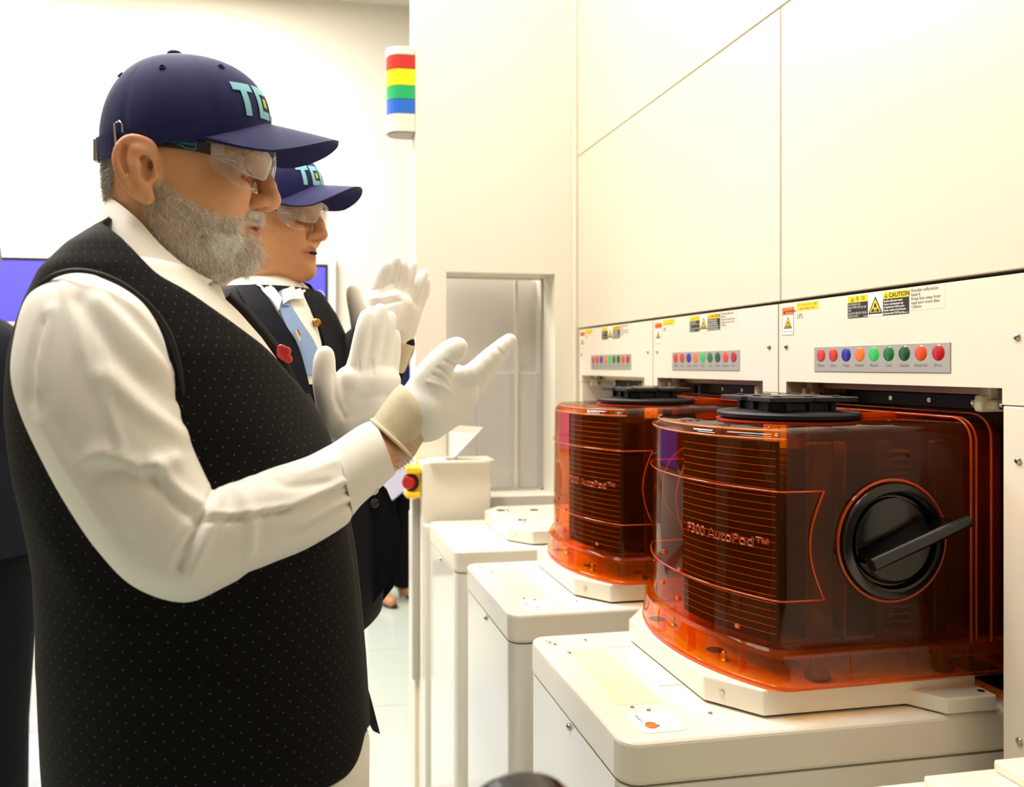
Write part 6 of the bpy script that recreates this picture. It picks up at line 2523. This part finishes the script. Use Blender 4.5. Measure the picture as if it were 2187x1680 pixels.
obj('glove_cuff', lathe_me(wr2l + np.array([-.012, 0, -.045]), G2(862, 690, .09) - wr2l, [(.033, 0), (.035, .004), (.033, .06)], 28), M_knit, gb, smooth=50)

# ------------------------------------------------------------------ people further back
def figure(name_label, x, y, h, yaw, skin, hair, coat, trouser, head_px=None, arms=None, female=False, lean=0.0):
    """standing dressed figure of height h at (x, y), facing yaw"""
    cz, sz = math.cos(yaw), math.sin(yaw)
    k = h / 1.72

    def T(px, py, pz):
        return np.array([x + (px * cz - py * sz) * k, y + (px * sz + py * cz) * k, pz * k])
    F = Field(T(0, 0, 0) - [.32 * k, .36 * k, .0], T(0, 0, 0) + [.32 * k, .36 * k, 1.74 * k], .0095)
    fw = lambda p, R=None: p
    # head with nose, brow, chin, ears
    F.ell(T(.0, 0, 1.615), (.092 * k, .078 * k, .112 * k), 0)
    F.ell(T(.03, 0, 1.565), (.06 * k, .058 * k, .065 * k), .02)
    F.cone(T(.088, 0, 1.625), T(.107, 0, 1.59), .010 * k, .015 * k, .01)
    for s in (-1, 1):
        F.ell(T(-.005, s * .080, 1.605), (.014 * k, .012 * k, .03 * k), .005)
        F.ell(T(.085, s * .033, 1.628), (.012, .016, .009), .008, 'sub')
    F.cone(T(.075, -.02, 1.553), T(.075, .02, 1.553), .010, .010, .006)
    F.cone(T(-.012, 0, 1.54), T(-.02, 0, 1.42), .056 * k, .062 * k, .02)
    # trunk
    w = .155 if not female else .135
    F.cone(T(-.01, -w, 1.385), T(-.01, w, 1.385), .066 * k, .066 * k, .03)
    F.cone(T(0, -.07, 1.25), T(0, .07, 1.25), .11 * k, .11 * k, .06)
    F.cone(T(.0, -.06, 1.0), T(.0, .06, 1.0), .105 * k, .105 * k, .06)
    for s in (-1, 1):
        F.chain([T(0, s * .085, .92), T(.01, s * .09, .49), T(-.02, s * .095, .09)], [.088 * k, .058 * k, .042 * k], .03)
        F.chain([T(-.02, s * .095, .05), T(.12, s * .105, .035)], [.042 * k, .032 * k], .02)
        A = arms[0 if s < 0 else 1] if arms else [(-.02, s * .235, 1.12), (.03, s * .25, .87)]
        F.chain([T(-.01, s * (w + .02), 1.385)] + [T(*q) for q in A], [.056 * k, .044 * k] + [.032 * k] * (len(A) - 1), .02)
        q = A[-1]
        F.ell(T(q[0] + .02, q[1], q[2] - .06), (.035 * k, .028 * k, .055 * k), .02)
    me = F.mesh('person', 1)
    p = obj('person', me, mat('skin_' + skin[1:], skin, .5), None, smooth=180)
    tag(p, name_label, 'person', 'people')
    H = Field(T(0, 0, 1.4) - .2, T(0, 0, 1.75) + .16, .008)
    H.ell(T(-.012, 0, 1.635), (.100 * k, .088 * k, .108 * k), 0)
    if female:
        H.ell(T(-.07, 0, 1.54), (.06 * k, .08 * k, .11 * k), .03)
    cutc = T(.115, 0, 1.575)
    H.ell(cutc, (.09 * k, .09 * k, .095 * k), .01, 'sub')
    if not female:
        H.custom(lambda X, Y_, Z_: Z_ - 1.565 * k, .01, 'sub')
    obj('hair', H.mesh('hair', 1), hair, p, smooth=180)
    # coat: follows the trunk, open hem
    rows = []
    for pz, aa, bb, c0 in ((.80, .155, .205, 0), (.95, .15, .195, 0), (1.10, .140, .180, 0), (1.25, .145, .20, 0), (1.34, .135, .218, -.005), (1.40, .11, .205, -.01), (1.44, .085, .13, -.015), (1.465, .07, .085, -.015)):
        if female:
            bb *= .88
        th = np.linspace(0, 2 * math.pi, 40, endpoint=False)
        rows.append([T(c0 + aa * math.cos(a), bb * math.sin(a), pz) for a in th])
    cm = obj('jacket', rings_me(catmull(np.array(rows), 3), False, False), coat, p, smooth=180)
    for s in (-1, 1):
        A = arms[0 if s < 0 else 1] if arms else [(-.02, s * .235, 1.12), (.03, s * .25, .87)]
        obj('sleeve', arm_core(np.array([T(-.01, s * (w + .02), 1.385)] + [T(*q) for q in A]), [.072 * k, .058 * k] + [.046 * k] * (len(A) - 1)), coat, cm, smooth=180)
        obj('trouser_leg', lathe_me(T(.0, s * .09, .93), T(-.02, s * .096, .07) - T(0, s * .09, .93), [(.112 * k, 0), (.10 * k, .3 * k), (.075 * k, .62 * k), (.070 * k, .86 * k)], 24), trouser, p, smooth=60)
        if not female:
            S_ = Field(T(.03, s * .105, 0) - [.2, .2, 0], T(.03, s * .105, .14) + [.2, .2, 0], .009)
            S_.cone(T(-.05, s * .10, .04), T(.12, s * .11, .034), .05 * k, .042 * k, .01)
            S_.custom(lambda X, Y_, Z_: -Z_, 0, 'sub')
            obj('shoe', S_.mesh('shoe', 1), M_black, p, smooth=180)
        else:
            a, b = T(-.055, s * .10, .0), T(.13, s * .105, .0)
            obj('court_shoe', join_me([lathe_me(T(-.06, s * .10, 0), (0, 0, 1), [(.008, 0), (.008, .005), (.014, .055)], 12),
                                       rings_me(np.array([[T(-.085 + q * .03, s * .10 + yy, zz) for yy, zz in ((-.026 * wq, zb_), (.026 * wq, zb_), (.028 * wq, zt), (-.028 * wq, zt))] for q, (wq, zb_, zt) in enumerate(((.8, .05, .10), (1, .048, .085), (1, .035, .06), (1, .018, .042), (1, .006, .038), (1.1, .003, .04), (1.2, .002, .04), (.9, .002, .03), (.4, .003, .02)))]))]), M_black, p)
    obj('shirt_front', obj_none(T, k), M_shirt if not female else coat, p)
    return p


def obj_none(T, k):
    pts = [(.120, -.045, 1.43), (.120, .045, 1.43), (.148, .0, 1.22)]
    a = [T(*q) for q in pts]
    b = [T(q[0] + .012, q[1], q[2]) for q in pts]
    return pydata('front', a + b, [(2, 1, 0), (3, 4, 5), (0, 1, 4, 3), (1, 2, 5, 4), (2, 0, 3, 5)])


M_hg = mat('hair_grey_blur', '#8d867c', .7)
M_hb = mat('hair_brown', '#2a1a12', .6)
q = U(-84, 780, 2.35)
figure('person at the left edge in a black suit, mostly hidden behind the bearded man', q[0], 2.35, 1.69, math.radians(118), '#B98259', M_hg, mat('slate_suit_wool', '#14161f', .8, spec=.15), M_suit3,
       arms=[[(-.03, -.235, 1.12), (.04, -.22, .88)], [(-.02, .235, 1.12), (.06, .24, .88)]])
wx = U(852, 1245, 4.35)
figure('woman in black trousers and heels far behind the clapping gloves', wx[0] - .03, 4.35, 1.56, math.radians(-60), '#B98259', M_hb, mat('deep_blue_blouse', '#16265c', .6), M_suit3,
       arms=[[(-.02, -.20, 1.13), (.20, -.12, 1.05)], [(-.02, .20, 1.13), (.20, .10, 1.05)]], female=True)
# pale sheet she holds
sp_ = empty('document', U(850, 1010, 4.07), 'pale lilac sheet of paper held by the woman behind the gloves', 'paper')
dv = [U(x, y, 4.08) for x, y in ((812, 960), (884, 955), (884, 1030), (838, 1068), (812, 1045))]
n_ = len(dv)
obj('sheet', pydata('sheet', [tuple(p) for p in dv] + [tuple(p + np.array([0, .003, 0])) for p in dv], [tuple(range(n_)), tuple(range(2 * n_ - 1, n_ - 1, -1))] + [(i, n_ + i, n_ + (i + 1) % n_, (i + 1) % n_) for i in range(n_)]), mat('lilac_paper', '#DAD4EE', .6), sp_)
